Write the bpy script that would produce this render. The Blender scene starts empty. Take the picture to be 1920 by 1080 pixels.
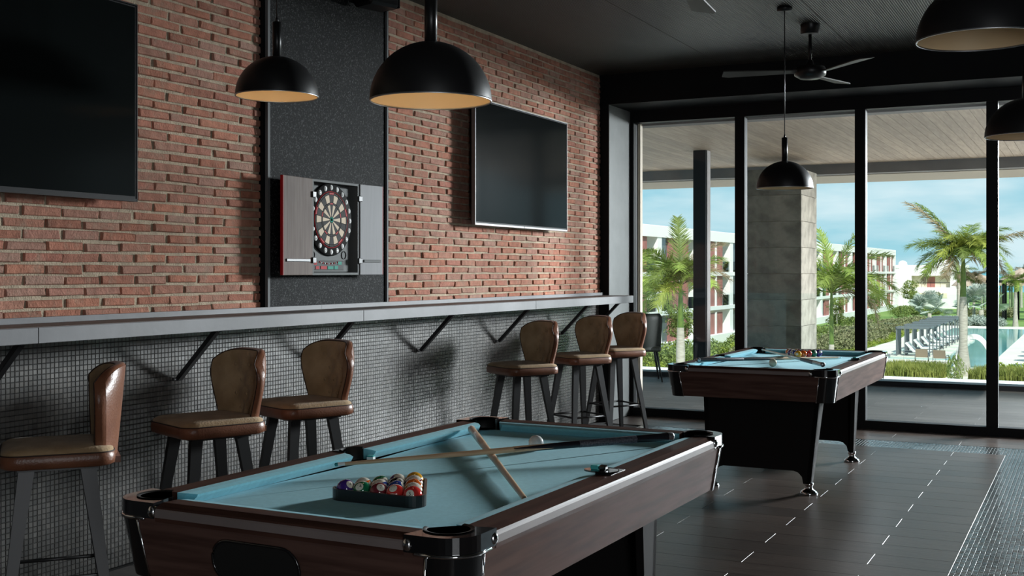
import bpy, bmesh, math, random
from mathutils import Vector, Matrix, Euler
R = math.radians
random.seed(7)
SC = bpy.context.scene
COL = SC.collection

# ------------------------------------------------------------------ camera
F_PX = 2180.0
YAW = math.atan(0.5)
cam = bpy.data.cameras.new('camera')
cam.sensor_width = 36.0
cam.lens = F_PX / 1920 * 36.0
cam.shift_y = -(540 - 508) / 1920.0
cam.clip_end = 30000
cam_ob = bpy.data.objects.new('camera', cam)
cam_ob.location = (0, 0, 1.48)
cam_ob.rotation_euler = (R(90), 0, YAW)
COL.objects.link(cam_ob)
SC.camera = cam_ob

# ------------------------------------------------------------------ view
SC.view_settings.view_transform = 'Standard'
SC.view_settings.look = 'None'
SC.view_settings.gamma = 1.0
SC.view_settings.use_curve_mapping = False
SC.view_settings.exposure = 0.0

# ------------------------------------------------------------------ world (sky with thin cloud)
w = bpy.data.worlds.new('sky')
SC.world = w
w.use_nodes = True
nt = w.node_tree
nt.nodes.clear()
o_ = nt.nodes.new('ShaderNodeOutputWorld')
bg = nt.nodes.new('ShaderNodeBackground')
tc = nt.nodes.new('ShaderNodeTexCoord')
sep = nt.nodes.new('ShaderNodeSeparateXYZ')
nt.links.new(tc.outputs['Generated'], sep.inputs[0])
ramp = nt.nodes.new('ShaderNodeValToRGB')
ramp.color_ramp.elements[0].position = 0.0
ramp.color_ramp.elements[0].color = (0.30, 0.56, 0.64, 1)
ramp.color_ramp.elements[1].position = 0.5
ramp.color_ramp.elements[1].color = (0.16, 0.40, 0.62, 1)
nt.links.new(sep.outputs['Z'], ramp.inputs[0])
mp = nt.nodes.new('ShaderNodeMapping')
mp.inputs['Scale'].default_value = (3.0, 3.0, 14.0)
nt.links.new(tc.outputs['Generated'], mp.inputs[0])
nz = nt.nodes.new('ShaderNodeTexNoise')
nz.inputs['Scale'].default_value = 1.6
nz.inputs['Detail'].default_value = 6
nz.inputs['Roughness'].default_value = 0.55
nt.links.new(mp.outputs[0], nz.inputs['Vector'])
cr = nt.nodes.new('ShaderNodeValToRGB')
cr.color_ramp.elements[0].position = 0.40
cr.color_ramp.elements[0].color = (0, 0, 0, 1)
cr.color_ramp.elements[1].position = 0.64
cr.color_ramp.elements[1].color = (0.75, 0.75, 0.75, 1)
nt.links.new(nz.outputs['Fac'], cr.inputs[0])
mx = nt.nodes.new('ShaderNodeMixRGB')
nt.links.new(cr.outputs[0], mx.inputs[0])
nt.links.new(ramp.outputs[0], mx.inputs[1])
mx.inputs[2].default_value = (0.66, 0.76, 0.79, 1)
nt.links.new(mx.outputs[0], bg.inputs[0])
bg.inputs[1].default_value = 1.3
nt.links.new(bg.outputs[0], o_.inputs[0])

# ------------------------------------------------------------------ sun + added area lamps that brighten the room
sun = bpy.data.lights.new('sun', 'SUN')
sun.energy = 6.3
sun.angle = R(0.6)
sun.color = (1.0, 0.955, 0.88)
so = bpy.data.objects.new('sun', sun)
so.rotation_euler = (R(42), 0, R(36))
so.location = (20, -10, 40)
COL.objects.link(so)

WIN_Y = 11.30
Y0_ROOM = -2.6
def fill_lamp(name, x, y, z, sx, sz, rz, power, col=(0.93, 0.97, 1.0), tilt=90, spread=180):
    a = bpy.data.lights.new(name, 'AREA')
    a.shape = 'RECTANGLE'; a.size = sx; a.size_y = sz
    a.energy = power; a.color = col
    o = bpy.data.objects.new(name, a)
    a.spread = R(spread)
    o.location = (x, y, z); o.rotation_euler = (R(tilt), 0, rz)
    COL.objects.link(o)
    return o
# added area lamp outside the right-hand bays, standing in for low open sky
fill_lamp('sky_fill_lamp', 3.4, 17.5, 3.4, 2.4, 2.0, R(160), 4300, tilt=83)
# added fill lamp behind the camera, the back wall has no opening
fill_lamp('rear_fill_lamp', 2.6, Y0_ROOM + .1, 1.6, 2.4, 2.2, R(22), 170)

# ================================================================== helpers
def link(o, parent=None):
    COL.objects.link(o)
    if parent is not None:
        o.parent = parent
    return o

def tag(o, label=None, cat=None, group=None, kind=None):
    if label: o['label'] = label
    if cat: o['category'] = cat
    if group: o['group'] = group
    if kind: o['kind'] = kind
    return o

def empty(name, loc=(0, 0, 0), rz=0.0, label=None, cat=None, group=None):
    o = bpy.data.objects.new(name, None)
    o.empty_display_size = 0.1
    o.location = loc; o.rotation_euler = (0, 0, rz)
    link(o)
    tag(o, label, cat, group)
    return o

class MB:
    def __init__(s):
        s.v = []; s.f = []; s.sm = []
    def add(s, vs, fs, smooth=False):
        b = len(s.v)
        s.v += [tuple(p) for p in vs]
        for q in fs:
            s.f.append(tuple(i + b for i in q)); s.sm.append(smooth)
        return s
    def box(s, x0, x1, y0, y1, z0, z1, M=None):
        vs = [Vector((x, y, z)) for z in (z0, z1) for y in (y0, y1) for x in (x0, x1)]
        if M is not None: vs = [M @ p for p in vs]
        return s.add(vs, [(0, 2, 3, 1), (4, 5, 7, 6), (0, 1, 5, 4), (2, 6, 7, 3), (0, 4, 6, 2), (1, 3, 7, 5)])
    def bevbox(s, x0, x1, y0, y1, z0, z1, b=0.004, M=None):
        # box with chamfered edges (one segment)
        bm = bmesh.new()
        bmesh.ops.create_cube(bm, size=1)
        for p in bm.verts:
            p.co = Vector((x0 + (p.co.x + .5) * (x1 - x0), y0 + (p.co.y + .5) * (y1 - y0), z0 + (p.co.z + .5) * (z1 - z0)))
        bmesh.ops.bevel(bm, geom=bm.edges[:], offset=b, segments=1, affect='EDGES')
        s.bm(bm, M); bm.free()
        return s
    def bm(s, bm, M=None, smooth=False):
        bm.verts.index_update()
        vs = [(M @ p.co if M is not None else p.co.copy()) for p in bm.verts]
        return s.add(vs, [[q.index for q in fc.verts] for fc in bm.faces], smooth)
    def prism(s, poly, z0, z1, M=None, smooth=False):
        n = len(poly)
        vs = [Vector((p[0], p[1], z0)) for p in poly] + [Vector((p[0], p[1], z1)) for p in poly]
        if M is not None: vs = [M @ p for p in vs]
        s.add(vs, [tuple(range(n - 1, -1, -1)), tuple(range(n, 2 * n))])
        b = len(s.v) - 2 * n
        for i in range(n):
            j = (i + 1) % n
            s.f.append((b + i, b + j, b + n + j, b + n + i)); s.sm.append(smooth)
        return s
    def lathe(s, prof, seg=24, M=None, smooth=True, cap=False):
        vs = []; fs = []
        for (r, z) in prof:
            for k in range(seg):
                a = 2 * math.pi * k / seg
                vs.append(Vector((r * math.cos(a), r * math.sin(a), z)))
        n = len(prof)
        for i in range(n - 1):
            for k in range(seg):
                k2 = (k + 1) % seg
                fs.append((i * seg + k, i * seg + k2, (i + 1) * seg + k2, (i + 1) * seg + k))
        if cap:
            fs.append(tuple(range(seg - 1, -1, -1)))
            fs.append(tuple((n - 1) * seg + k for k in range(seg)))
        if M is not None: vs = [M @ p for p in vs]
        return s.add(vs, fs, smooth)
    def cyl(s, a, b, r0, r1=None, seg=12, cap=True, smooth=True):
        if r1 is None: r1 = r0
        a = Vector(a); b = Vector(b); d = b - a
        q = d.to_track_quat('Z', 'Y').to_matrix().to_4x4()
        return s.lathe([(r0, 0), (r1, d.length)], seg, Matrix.Translation(a) @ q, smooth, cap)
    def tube(s, pts, r, seg=8, closed=False):
        pts = [Vector(p) for p in pts]; n = len(pts)
        rings = []
        for i, p in enumerate(pts):
            t = (pts[(i + 1) % n] - pts[i - 1]) if closed else (pts[min(i + 1, n - 1)] - pts[max(i - 1, 0)])
            t.normalize()
            up = Vector((0, 0, 1)) if abs(t.z) < .95 else Vector((1, 0, 0))
            u = t.cross(up).normalized(); v_ = u.cross(t)
            rr = r[i] if isinstance(r, (list, tuple)) else r
            rings.append([p + (u * math.cos(2 * math.pi * k / seg) + v_ * math.sin(2 * math.pi * k / seg)) * rr for k in range(seg)])
        vs = [p for g in rings for p in g]; fs = []
        m = n if closed else n - 1
        for i in range(m):
            i2 = (i + 1) % n
            for k in range(seg):
                k2 = (k + 1) % seg
                fs.append((i * seg + k, i * seg + k2, i2 * seg + k2, i2 * seg + k))
        if not closed:
            fs.append(tuple(range(seg - 1, -1, -1)))
            fs.append(tuple((n - 1) * seg + k for k in range(seg)))
        return s.add(vs, fs, True)
    def sphere(s, c, r, seg=24, rings=14, sc=(1, 1, 1)):
        bm = bmesh.new()
        bmesh.ops.create_uvsphere(bm, u_segments=seg, v_segments=rings, radius=r)
        M = Matrix.Translation(c) @ Matrix.Diagonal((sc[0], sc[1], sc[2], 1))
        s.bm(bm, M, True); bm.free()
        return s
    def mesh(s, name, mat=None):
        me = bpy.data.meshes.new(name)
        me.from_pydata(s.v, [], s.f)
        me.polygons.foreach_set('use_smooth', s.sm)
        if mat is not None: me.materials.append(mat)
        me.update()
        return me
    def build(s, name, mat, parent=None, loc=None):
        o = bpy.data.objects.new(name, s.mesh(name, mat))
        if loc is not None: o.location = loc
        return link(o, parent)

def inst(name, me, parent=None, loc=(0, 0, 0), rot=(0, 0, 0), sc=(1, 1, 1)):
    o = bpy.data.objects.new(name, me)
    o.location = loc; o.rotation_euler = rot; o.scale = sc
    return link(o, parent)

def copy_tree(o, parent=None):
    c = o.copy(); COL.objects.link(c); c.parent = parent
    for ch in o.children:
        copy_tree(ch, c)
    return c

def struct(o, label=None):
    o['kind'] = 'structure'
    if label: o['label'] = label
    return o

# ------------------------------------------------------------------ materials
def mat(name, col, rough=0.5, metal=0.0, var=0.0, vscale=8.0, col2=None, bump=0.0, bscale=60.0, grain=None,
        orand=0.0, pos=(.35, .65), spec=0.5, coat=0.0, transl=0.0, emis=None, estr=0.0, sheen=0.0, stretch=None):
    m = bpy.data.materials.new(name); m.use_nodes = True
    t = m.node_tree; b = t.nodes['Principled BSDF']
    L = t.links.new
    b.inputs['Roughness'].default_value = rough
    b.inputs['Metallic'].default_value = metal
    b.inputs['Specular IOR Level'].default_value = spec
    b.inputs['Coat Weight'].default_value = coat
    b.inputs['Sheen Weight'].default_value = sheen
    b.inputs['Base Color'].default_value = (*col, 1)
    if emis:
        b.inputs['Emission Color'].default_value = (*emis, 1)
        b.inputs['Emission Strength'].default_value = estr
    tcn = t.nodes.new('ShaderNodeTexCoord')
    src = tcn.outputs['Object']
    if stretch or grain:
        mpn = t.nodes.new('ShaderNodeMapping')
        sc = stretch or {'x': (1, 14, 14), 'y': (14, 1, 14), 'z': (14, 14, 1)}[grain]
        mpn.inputs['Scale'].default_value = sc
        L(src, mpn.inputs[0])
        if orand:
            oi0 = t.nodes.new('ShaderNodeObjectInfo')
            ml = t.nodes.new('ShaderNodeMath'); ml.operation = 'MULTIPLY'; ml.inputs[1].default_value = 37.0
            L(oi0.outputs['Random'], ml.inputs[0])
            L(ml.outputs[0], mpn.inputs['Location'])
        src = mpn.outputs[0]
    outc = None
    if var > 0 or col2:
        n = t.nodes.new('ShaderNodeTexNoise')
        n.inputs['Scale'].default_value = vscale
        n.inputs['Detail'].default_value = 5
        L(src, n.inputs['Vector'])
        r = t.nodes.new('ShaderNodeValToRGB')
        c2 = col2 if col2 else tuple(min(1, c * (1 + var)) for c in col)
        c1 = col if col2 else tuple(c * (1 - var) for c in col)
        r.color_ramp.elements[0].position = pos[0]; r.color_ramp.elements[0].color = (*c1, 1)
        r.color_ramp.elements[1].position = pos[1]; r.color_ramp.elements[1].color = (*c2, 1)
        L(n.outputs['Fac'], r.inputs[0])
        outc = r.outputs[0]
    if orand > 0:
        oi = t.nodes.new('ShaderNodeObjectInfo')
        mr = t.nodes.new('ShaderNodeMapRange')
        mr.inputs['To Min'].default_value = 1 - orand; mr.inputs['To Max'].default_value = 1 + orand
        L(oi.outputs['Random'], mr.inputs['Value'])
        hs = t.nodes.new('ShaderNodeHueSaturation')
        if outc: L(outc, hs.inputs['Color'])
        else: hs.inputs['Color'].default_value = (*col, 1)
        L(mr.outputs[0], hs.inputs['Value'])
        outc = hs.outputs[0]
    if outc: L(outc, b.inputs['Base Color'])
    if bump > 0:
        n2 = t.nodes.new('ShaderNodeTexNoise'); n2.inputs['Scale'].default_value = bscale; n2.inputs['Detail'].default_value = 4
        L(src, n2.inputs['Vector'])
        bp = t.nodes.new('ShaderNodeBump'); bp.inputs['Strength'].default_value = bump; bp.inputs['Distance'].default_value = 0.01
        L(n2.outputs['Fac'], bp.inputs['Height']); L(bp.outputs[0], b.inputs['Normal'])
    if transl > 0:
        tl = t.nodes.new('ShaderNodeBsdfTranslucent')
        if outc: L(outc, tl.inputs['Color'])
        else: tl.inputs['Color'].default_value = (*col, 1)
        ms = t.nodes.new('ShaderNodeMixShader'); ms.inputs[0].default_value = transl
        L(b.outputs[0], ms.inputs[1]); L(tl.outputs[0], ms.inputs[2])
        L(ms.outputs[0], t.nodes['Material Output'].inputs[0])
    return m

def rnd_mat(name, stops, rough=0.8, metal=0.0, bump=0.0, bscale=40.0, mott=0.25, mscale=30.0, spec=0.5, speck=None):
    """colour picked per piece (object random + 'rnd' attribute), mottled by noise"""
    m = bpy.data.materials.new(name); m.use_nodes = True
    t = m.node_tree; b = t.nodes['Principled BSDF']; L = t.links.new
    b.inputs['Roughness'].default_value = rough; b.inputs['Metallic'].default_value = metal
    b.inputs['Specular IOR Level'].default_value = spec
    oi = t.nodes.new('ShaderNodeObjectInfo'); at = t.nodes.new('ShaderNodeAttribute'); at.attribute_name = 'rnd'
    ad = t.nodes.new('ShaderNodeMath'); ad.operation = 'ADD'
    L(oi.outputs['Random'], ad.inputs[0]); L(at.outputs['Fac'], ad.inputs[1])
    fr = t.nodes.new('ShaderNodeMath'); fr.operation = 'FRACT'; L(ad.outputs[0], fr.inputs[0])
    r = t.nodes.new('ShaderNodeValToRGB')
    while len(r.color_ramp.elements) < len(stops): r.color_ramp.elements.new(0.5)
    for i, c in enumerate(stops):
        r.color_ramp.elements[i].position = i / (len(stops) - 1); r.color_ramp.elements[i].color = (*c, 1)
    L(fr.outputs[0], r.inputs[0])
    ge = t.nodes.new('ShaderNodeNewGeometry')
    n = t.nodes.new('ShaderNodeTexNoise'); n.inputs['Scale'].default_value = mscale; n.inputs['Detail'].default_value = 6
    L(ge.outputs['Position'], n.inputs['Vector'])
    mr = t.nodes.new('ShaderNodeMapRange'); mr.inputs['From Min'].default_value = .3; mr.inputs['From Max'].default_value = .7
    mr.inputs['To Min'].default_value = 1 - mott; mr.inputs['To Max'].default_value = 1 + mott
    L(n.outputs['Fac'], mr.inputs['Value'])
    hs = t.nodes.new('ShaderNodeHueSaturation'); L(r.outputs[0], hs.inputs['Color']); L(mr.outputs[0], hs.inputs['Value'])
    oc = hs.outputs[0]
    if speck:
        n3 = t.nodes.new('ShaderNodeTexNoise'); n3.inputs['Scale'].default_value = 9; n3.inputs['Detail'].default_value = 8; n3.inputs['Roughness'].default_value = .7
        L(ge.outputs['Position'], n3.inputs['Vector'])
        r3 = t.nodes.new('ShaderNodeValToRGB'); r3.color_ramp.elements[0].position = .52; r3.color_ramp.elements[1].position = .68
        r3.color_ramp.elements[1].color = (.55, .55, .55, 1)
        L(n3.outputs['Fac'], r3.inputs[0])
        m3 = t.nodes.new('ShaderNodeMixRGB'); L(r3.outputs[0], m3.inputs[0]); L(oc, m3.inputs[1]); m3.inputs[2].default_value = (*speck, 1)
        oc = m3.outputs[0]
    L(oc, b.inputs['Base Color'])
    if bump > 0:
        n2 = t.nodes.new('ShaderNodeTexNoise'); n2.inputs['Scale'].default_value = bscale; n2.inputs['Detail'].default_value = 5
        L(ge.outputs['Position'], n2.inputs['Vector'])
        bp = t.nodes.new('ShaderNodeBump'); bp.inputs['Strength'].default_value = bump; bp.inputs['Distance'].default_value = 0.01
        L(n2.outputs['Fac'], bp.inputs['Height']); L(bp.outputs[0], b.inputs['Normal'])
    return m

def glass_mat(name, tint=(0.97, 0.985, 0.985), refl=0.06):
    m = bpy.data.materials.new(name); m.use_nodes = True
    t = m.node_tree; t.nodes.clear(); L = t.links.new
    o = t.nodes.new('ShaderNodeOutputMaterial'); tr = t.nodes.new('ShaderNodeBsdfTransparent'); gl = t.nodes.new('ShaderNodeBsdfGlossy')
    tr.inputs[0].default_value = (*tint, 1); gl.inputs['Roughness'].default_value = 0.02
    lw = t.nodes.new('ShaderNodeFresnel'); lw.inputs['IOR'].default_value = 1.28
    ms = t.nodes.new('ShaderNodeMixShader')
    L(lw.outputs[0], ms.inputs[0]); L(tr.outputs[0], ms.inputs[1]); L(gl.outputs[0], ms.inputs[2]); L(ms.outputs[0], o.inputs[0])
    return m

M = {}
M['brick'] = rnd_mat('brick_clay', [(.30, .132, .092), (.42, .178, .118), (.37, .20, .15), (.47, .205, .135), (.40, .168, .122), (.41, .245, .19), (.35, .145, .100)],
                     rough=.9, bump=.6, bscale=90, mott=.22, mscale=22, spec=.2, speck=(.36, .27, .20))
M['mortar'] = mat('mortar', (.47, .385, .285), .95, var=.16, vscale=14, bump=.7, bscale=120, spec=.15)
M['mosaic'] = rnd_mat('mosaic_glaze', [(.095, .092, .087), (.13, .125, .117), (.11, .108, .104), (.155, .147, .136), (.12, .118, .114)], rough=.30, metal=.12, mott=.15, mscale=3, spec=.6)
M['grout'] = mat('dark_grout', (.03, .03, .03), .9)
M['floormosaic'] = rnd_mat('floor_mosaic_glaze', [(.03, .035, .036), (.10, .11, .11), (.05, .055, .057), (.16, .17, .17), (.07, .075, .075)], rough=.22, metal=.4, mott=.15, mscale=3, spec=.6)
M['plank'] = mat('dark_floor_plank', (.030, .020, .016), .34, col2=(.055, .039, .031), vscale=3.0, grain='x', orand=.25, bump=.12, bscale=10, spec=.5)
M['terraceplank'] = mat('terrace_plank', (.034, .033, .031), .6, col2=(.055, .053, .049), vscale=3.0, grain='x', orand=.18, spec=.2)
M['granite'] = mat('black_flecked_panel', (.005, .0055, .006), .62, col2=(.085, .087, .088), pos=(.54, .68), spec=.08, vscale=120, bump=.4, bscale=120)
M['blackpaint'] = mat('black_paint', (.010, .011, .012), .6, spec=.1)
M['blackmetal'] = mat('black_metal', (.013, .013, .014), .38, metal=.3)
M['frame'] = mat('window_frame_black', (.006, .0065, .008), .5, spec=.2)
M['steel'] = mat('brushed_grey_steel', (.165, .165, .172), .5, metal=.0, spec=.3, var=.10, vscale=4, bump=.05, bscale=30)
M['steeldark'] = mat('dull_steel_trim', (.15, .155, .16), .6, spec=.1)
M['dark_refl'] = mat('painted_dark_reflection', (.09, .065, .055), .6)  # dark reflection on the counter top, put into the colour
M['jamb'] = mat('grey_jamb', (.17, .18, .178), .6, var=.12, vscale=3)
M['ceil'] = None
M['tvscreen'] = mat('tv_screen', (.0055, .007, .007), .12, spec=.05)
M['tvbody'] = mat('tv_body', (.010, .010, .011), .5, spec=.1)
M['silver'] = mat('silver_edge', (.40, .41, .43), .4, metal=.9)
M['tvedge'] = mat('tv_dark_edge', (.12, .125, .13), .4, metal=.5)
M['chrome'] = mat('chrome', (.75, .76, .78), .09, metal=1.0)
M['gloss'] = mat('gloss_black', (.009, .009, .010), .10, spec=.6, coat=.4)
M['cloth'] = mat('teal_baize', (.195, .51, .60), .95, var=.05, vscale=60, bump=.12, bscale=500, spec=.1, sheen=.12)
M['tablewood'] = mat('table_walnut', (.060, .032, .026), .5, col2=(.108, .061, .050), vscale=3.0, grain='y', spec=.05)
M['tablewoodx'] = mat('table_walnut_end', (.060, .032, .026), .5, col2=(.108, .061, .050), vscale=3.0, grain='x', spec=.05)
M['railwood'] = mat('rail_walnut', (.042, .020, .016), .42, col2=(.075, .036, .027), vscale=3.0, grain='y', spec=.05)
M['railwoodx'] = mat('rail_walnut_end', (.042, .020, .016), .42, col2=(.075, .036, .027), vscale=3.0, grain='x', spec=.05)
M['edge'] = mat('rail_edge_painted_sheen', (.19, .158, .153), .5, var=.08, vscale=5)  # pale tone paints the sky reflected off the rail bevel
M['blacklam'] = mat('black_laminate', (.012, .011, .011), .6, spec=.06)
M['pocket'] = mat('pocket_leather', (.007, .007, .007), .55)
M['hole'] = mat('dark_recess', (.003, .003, .003), .9)
M['suede'] = mat('tan_suede', (.33, .22, .12), .9, col2=(.45, .315, .185), vscale=9, bump=.25, bscale=90, spec=.15, sheen=.15)
M['leather'] = mat('brown_leather', (.16, .060, .031), .36, col2=(.24, .097, .052), vscale=6, bump=.15, bscale=120, spec=.5)
M['piping'] = mat('dark_piping', (.035, .016, .010), .6)
M['stoolleg'] = mat('stool_leg_metal', (.045, .045, .046), .42, metal=.6)
M['shade'] = mat('shade_black', (.010, .010, .011), .42, spec=.4)
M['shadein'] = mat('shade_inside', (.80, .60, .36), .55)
M['white'] = mat('white_plastic', (.75, .75, .74), .35)
M['cuewood'] = mat('cue_maple', (.50, .33, .20), .35, col2=(.62, .43, .27), vscale=4, stretch=(30, 30, 2), coat=.3)
M['cuebutt'] = mat('cue_black_butt', (.012, .012, .016), .25, coat=.3)
M['cuewrap'] = mat('cue_wrap', (.02, .022, .03), .5, col2=(.10, .10, .12), vscale=160)
M['bluetip'] = mat('chalked_tip', (.04, .30, .33), .9)
M['chalk'] = mat('teal_chalk', (.05, .36, .36), .95)
M['rack'] = mat('rack_black', (.012, .011, .011), .28)
M['fanblade'] = mat('fan_blade', (.022, .020, .018), .5)
M['dooroak'] = mat('grey_oak_door', (.125, .094, .081), .55, col2=(.175, .137, .12), vscale=4, grain='z', spec=.08)
M['doorpale'] = mat('pale_grey_door', (.24, .24, .25), .5, var=.04, vscale=4, grain='z', spec=.1)
M['cabgrey'] = mat('cabinet_grey', (.15, .157, .155), .6, spec=.1)
M['red'] = mat('red_plastic', (.40, .02, .025), .5, spec=.06)
M['green'] = mat('green_plastic', (.02, .24, .18), .5, spec=.06)
M['tan'] = mat('tan_segment', (.40, .28, .15), .6)
M['dartblack'] = mat('dart_black', (.008, .008, .008), .6, spec=.1)
M['window'] = glass_mat('window_glass')
M['railglass'] = glass_mat('rail_glass', (.95, .985, .98))
M['woodceil'] = mat('terrace_ceiling_board', (.30, .225, .165), .6, col2=(.40, .31, .235), vscale=2.2, grain='y', orand=.14)
M['beamgrey'] = mat('grey_beam', (.16, .15, .145), .7, var=.08, vscale=3)
M['beamtan'] = mat('tan_soffit', (.34, .29, .23), .7)
M['stone'] = mat('coral_stone', (.13, .115, .092), .9, col2=(.24, .215, .175), vscale=5, bump=.8, bscale=25, orand=.10)
M['whitewall'] = mat('white_render', (.80, .79, .77), .85, var=.02, vscale=.3)
M['creamwall'] = mat('cream_render', (.74, .66, .50), .85)
M['louvre'] = mat('red_brown_louvre', (.34, .13, .11), .7, var=.15, vscale=1.2)
M['darkglass'] = mat('dark_glazing', (.10, .12, .13), .15)
M['balglass'] = glass_mat('balcony_glass', (.82, .90, .88))
M['grass'] = mat('lawn', (.10, .19, .03), .95, col2=(.20, .30, .07), vscale=.15, bump=.3, bscale=6)
M['paving'] = mat('pale_paving', (.66, .61, .53), .85, var=.06, vscale=.4)
M['pool'] = mat('pool_water', (.10, .36, .36), .08, col2=(.18, .46, .45), vscale=.25, bump=.25, bscale=1.2)
M['sea'] = mat('sea_water', (.02, .26, .32), .35, col2=(.05, .38, .42), vscale=.004)
M['leaf'] = mat('palm_frond', (.10, .165, .02), .6, col2=(.24, .32, .055), vscale=2.0, orand=.4, transl=.22)
M['leafy'] = mat('yellow_frond', (.24, .27, .04), .6, col2=(.34, .38, .07), vscale=2.0, orand=.25, transl=.35)
M['leafdry'] = mat('dry_frond', (.17, .14, .07), .8, col2=(.28, .22, .13), vscale=2.0, orand=.2, transl=.2)
M['leafsilver'] = mat('silver_frond', (.33, .39, .33), .6, col2=(.50, .55, .49), vscale=2.0, orand=.15, transl=.2)
M['trunk'] = mat('palm_trunk', (.34, .31, .26), .9, col2=(.47, .43, .37), vscale=3, stretch=(1, 1, 6), bump=.5, bscale=4)
M['crownshaft'] = mat('green_crownshaft', (.075, .13, .02), .45, col2=(.14, .20, .035), vscale=3)
M['shrub'] = mat('shrub_leaf', (.13, .19, .035), .7, col2=(.27, .33, .09), vscale=1.2, orand=.3, transl=.25)
M['shrubgrey'] = mat('grey_shrub_leaf', (.18, .20, .075), .8, col2=(.33, .31, .17), vscale=1.0, orand=.25, transl=.2)
M['shrublime'] = mat('lime_shrub_leaf', (.22, .28, .03), .7, col2=(.36, .42, .06), vscale=1.2, orand=.2, transl=.3)
M['blade'] = mat('grass_blade', (.16, .19, .03), .7, col2=(.30, .31, .07), vscale=1.0, orand=.2, transl=.3)
M['cabframe'] = mat('cabana_frame', (.13, .145, .15), .6)
M['cushion'] = mat('white_cushion', (.75, .74, .71), .9)
M['taupe'] = mat('taupe_sling', (.27, .21, .15), .8)
M['thatch'] = mat('thatch', (.34, .26, .20), .95, col2=(.45, .36, .28), vscale=2, bump=.5, bscale=5)
M['darkgreen'] = mat('dark_green_shell', (.008, .011, .006), .6)

# ceiling: finely ribbed dark panels
def ceiling_mat():
    m = mat('ribbed_ceiling', (.055, .053, .043), .42, spec=.5)
    t = m.node_tree; L = t.links.new
    tcn = t.nodes.new('ShaderNodeTexCoord')
    wv = t.nodes.new('ShaderNodeTexWave'); wv.wave_type = 'BANDS'; wv.bands_direction = 'X'; wv.wave_profile = 'SIN'
    wv.inputs['Scale'].default_value = 18.0
    L(tcn.outputs['Object'], wv.inputs['Vector'])
    bp = t.nodes.new('ShaderNodeBump'); bp.inputs['Strength'].default_value = .8; bp.inputs['Distance'].default_value = .006
    L(wv.outputs['Fac'], bp.inputs['Height']); L(bp.outputs[0], t.nodes['Principled BSDF'].inputs['Normal'])
    r = t.nodes.new('ShaderNodeValToRGB')
    r.color_ramp.elements[0].color = (.014, .014, .011, 1); r.color_ramp.elements[1].color = (.045, .043, .034, 1)
    L(wv.outputs['Fac'], r.inputs[0]); L(r.outputs[0], t.nodes['Principled BSDF'].inputs['Base Color'])
    return m
M['ceil'] = ceiling_mat()

# ================================================================== projection helper (only to rank pieces by size in view)
CT, ST = math.cos(YAW), math.sin(YAW)
def px(X, Y, Z):
    d = -X * ST + Y * CT
    if d < .3: return None
    return (960 + F_PX * (X * CT + Y * ST) / d, 508 + F_PX * (1.48 - Z) / d, d)
def inview(X, Y, Z, m=20):
    p = px(X, Y, Z)
    return p is not None and -m < p[0] < 1920 + m and -m < p[1] < 1080 + m

# ================================================================== ROOM
XW = -4.364      # mortar face of the left wall
YF = 10.66       # room face of the window wall
ZC = 3.41        # ceiling
ZL = 1.262       # top of the wall counter
Y0, X1 = -2.6, 4.4

# floor slab + planks + mosaic
fl = MB().box(XW - .3, X1, Y0, WIN_Y + .1, -.25, -.008).build('floor', M['grout'])
struct(fl, 'dark floor of wood planks edged with grey mosaic bands')
PW, PL, GAP = .24, 1.16, .0016
XM = -.63        # edge of the mosaic strip
plank_me = {}
def plank_mesh(l, w_):
    k = (round(l, 3), round(w_, 3))
    if k not in plank_me:
        b = .0008
        mb = MB()
        a, c = l / 2, w_ / 2
        vs = [(-a, -c, -.008), (a, -c, -.008), (a, c, -.008), (-a, c, -.008), (-a, -c, -b), (a, -c, -b), (a, c, -b), (-a, c, -b),
              (-a + b, -c + b, 0), (a - b, -c + b, 0), (a - b, c - b, 0), (-a + b, c - b, 0)]
        mb.add(vs, [(0, 1, 5, 4), (1, 2, 6, 5), (2, 3, 7, 6), (3, 0, 4, 7), (4, 5, 9, 8), (5, 6, 10, 9), (6, 7, 11, 10), (7, 4, 8, 11), (8, 9, 10, 11)])
        plank_me[k] = mb.mesh('plank', M['plank'])
    return plank_me[k]
def lay_planks(y0, y1, x0, x1, parent, name, me_mat=None, z=0.0, phase=0):
    n = round((y1 - y0) / PW)
    pw = (y1 - y0) / n
    for i in range(n):
        yc = y0 + (i + .5) * pw
        off = -1.02 if (i + phase) % 2 == 0 else -1.60
        k0 = math.floor((x0 - off) / PL)
        xs = []
        x = off + k0 * PL
        while x < x1:
            a, c = max(x, x0), min(x + PL, x1)
            if c - a > .05:
                me = plank_mesh(c - a - GAP, pw - GAP)
                o = inst(name, me, parent, ((a + c) / 2, yc, z))
                if me_mat is not None:
                    o.material_slots[0].link = 'OBJECT'; o.material_slots[0].material = me_mat
            x += PL
lay_planks(2.69, 10.13, -4.33, XM, fl, 'floor_plank')
lay_planks(10.53, 11.25, -4.25, 1.2, fl, 'floor_plank')
# out of frame: plain plank floor (one slab of boards)
mb = MB()
for i in range(22):
    mb.box(-4.33, XM, 2.69 - (i + 1) * PW + GAP, 2.69 - i * PW, -.008, 0)
for i in range(46):
    mb.box(.6, X1, 10.13 - (i + 1) * PW + GAP, 10.13 - i * PW, -.008, 0)
o = mb.build('floor_board_field', M['plank'], fl); o['kind'] = 'stuff'

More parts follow.
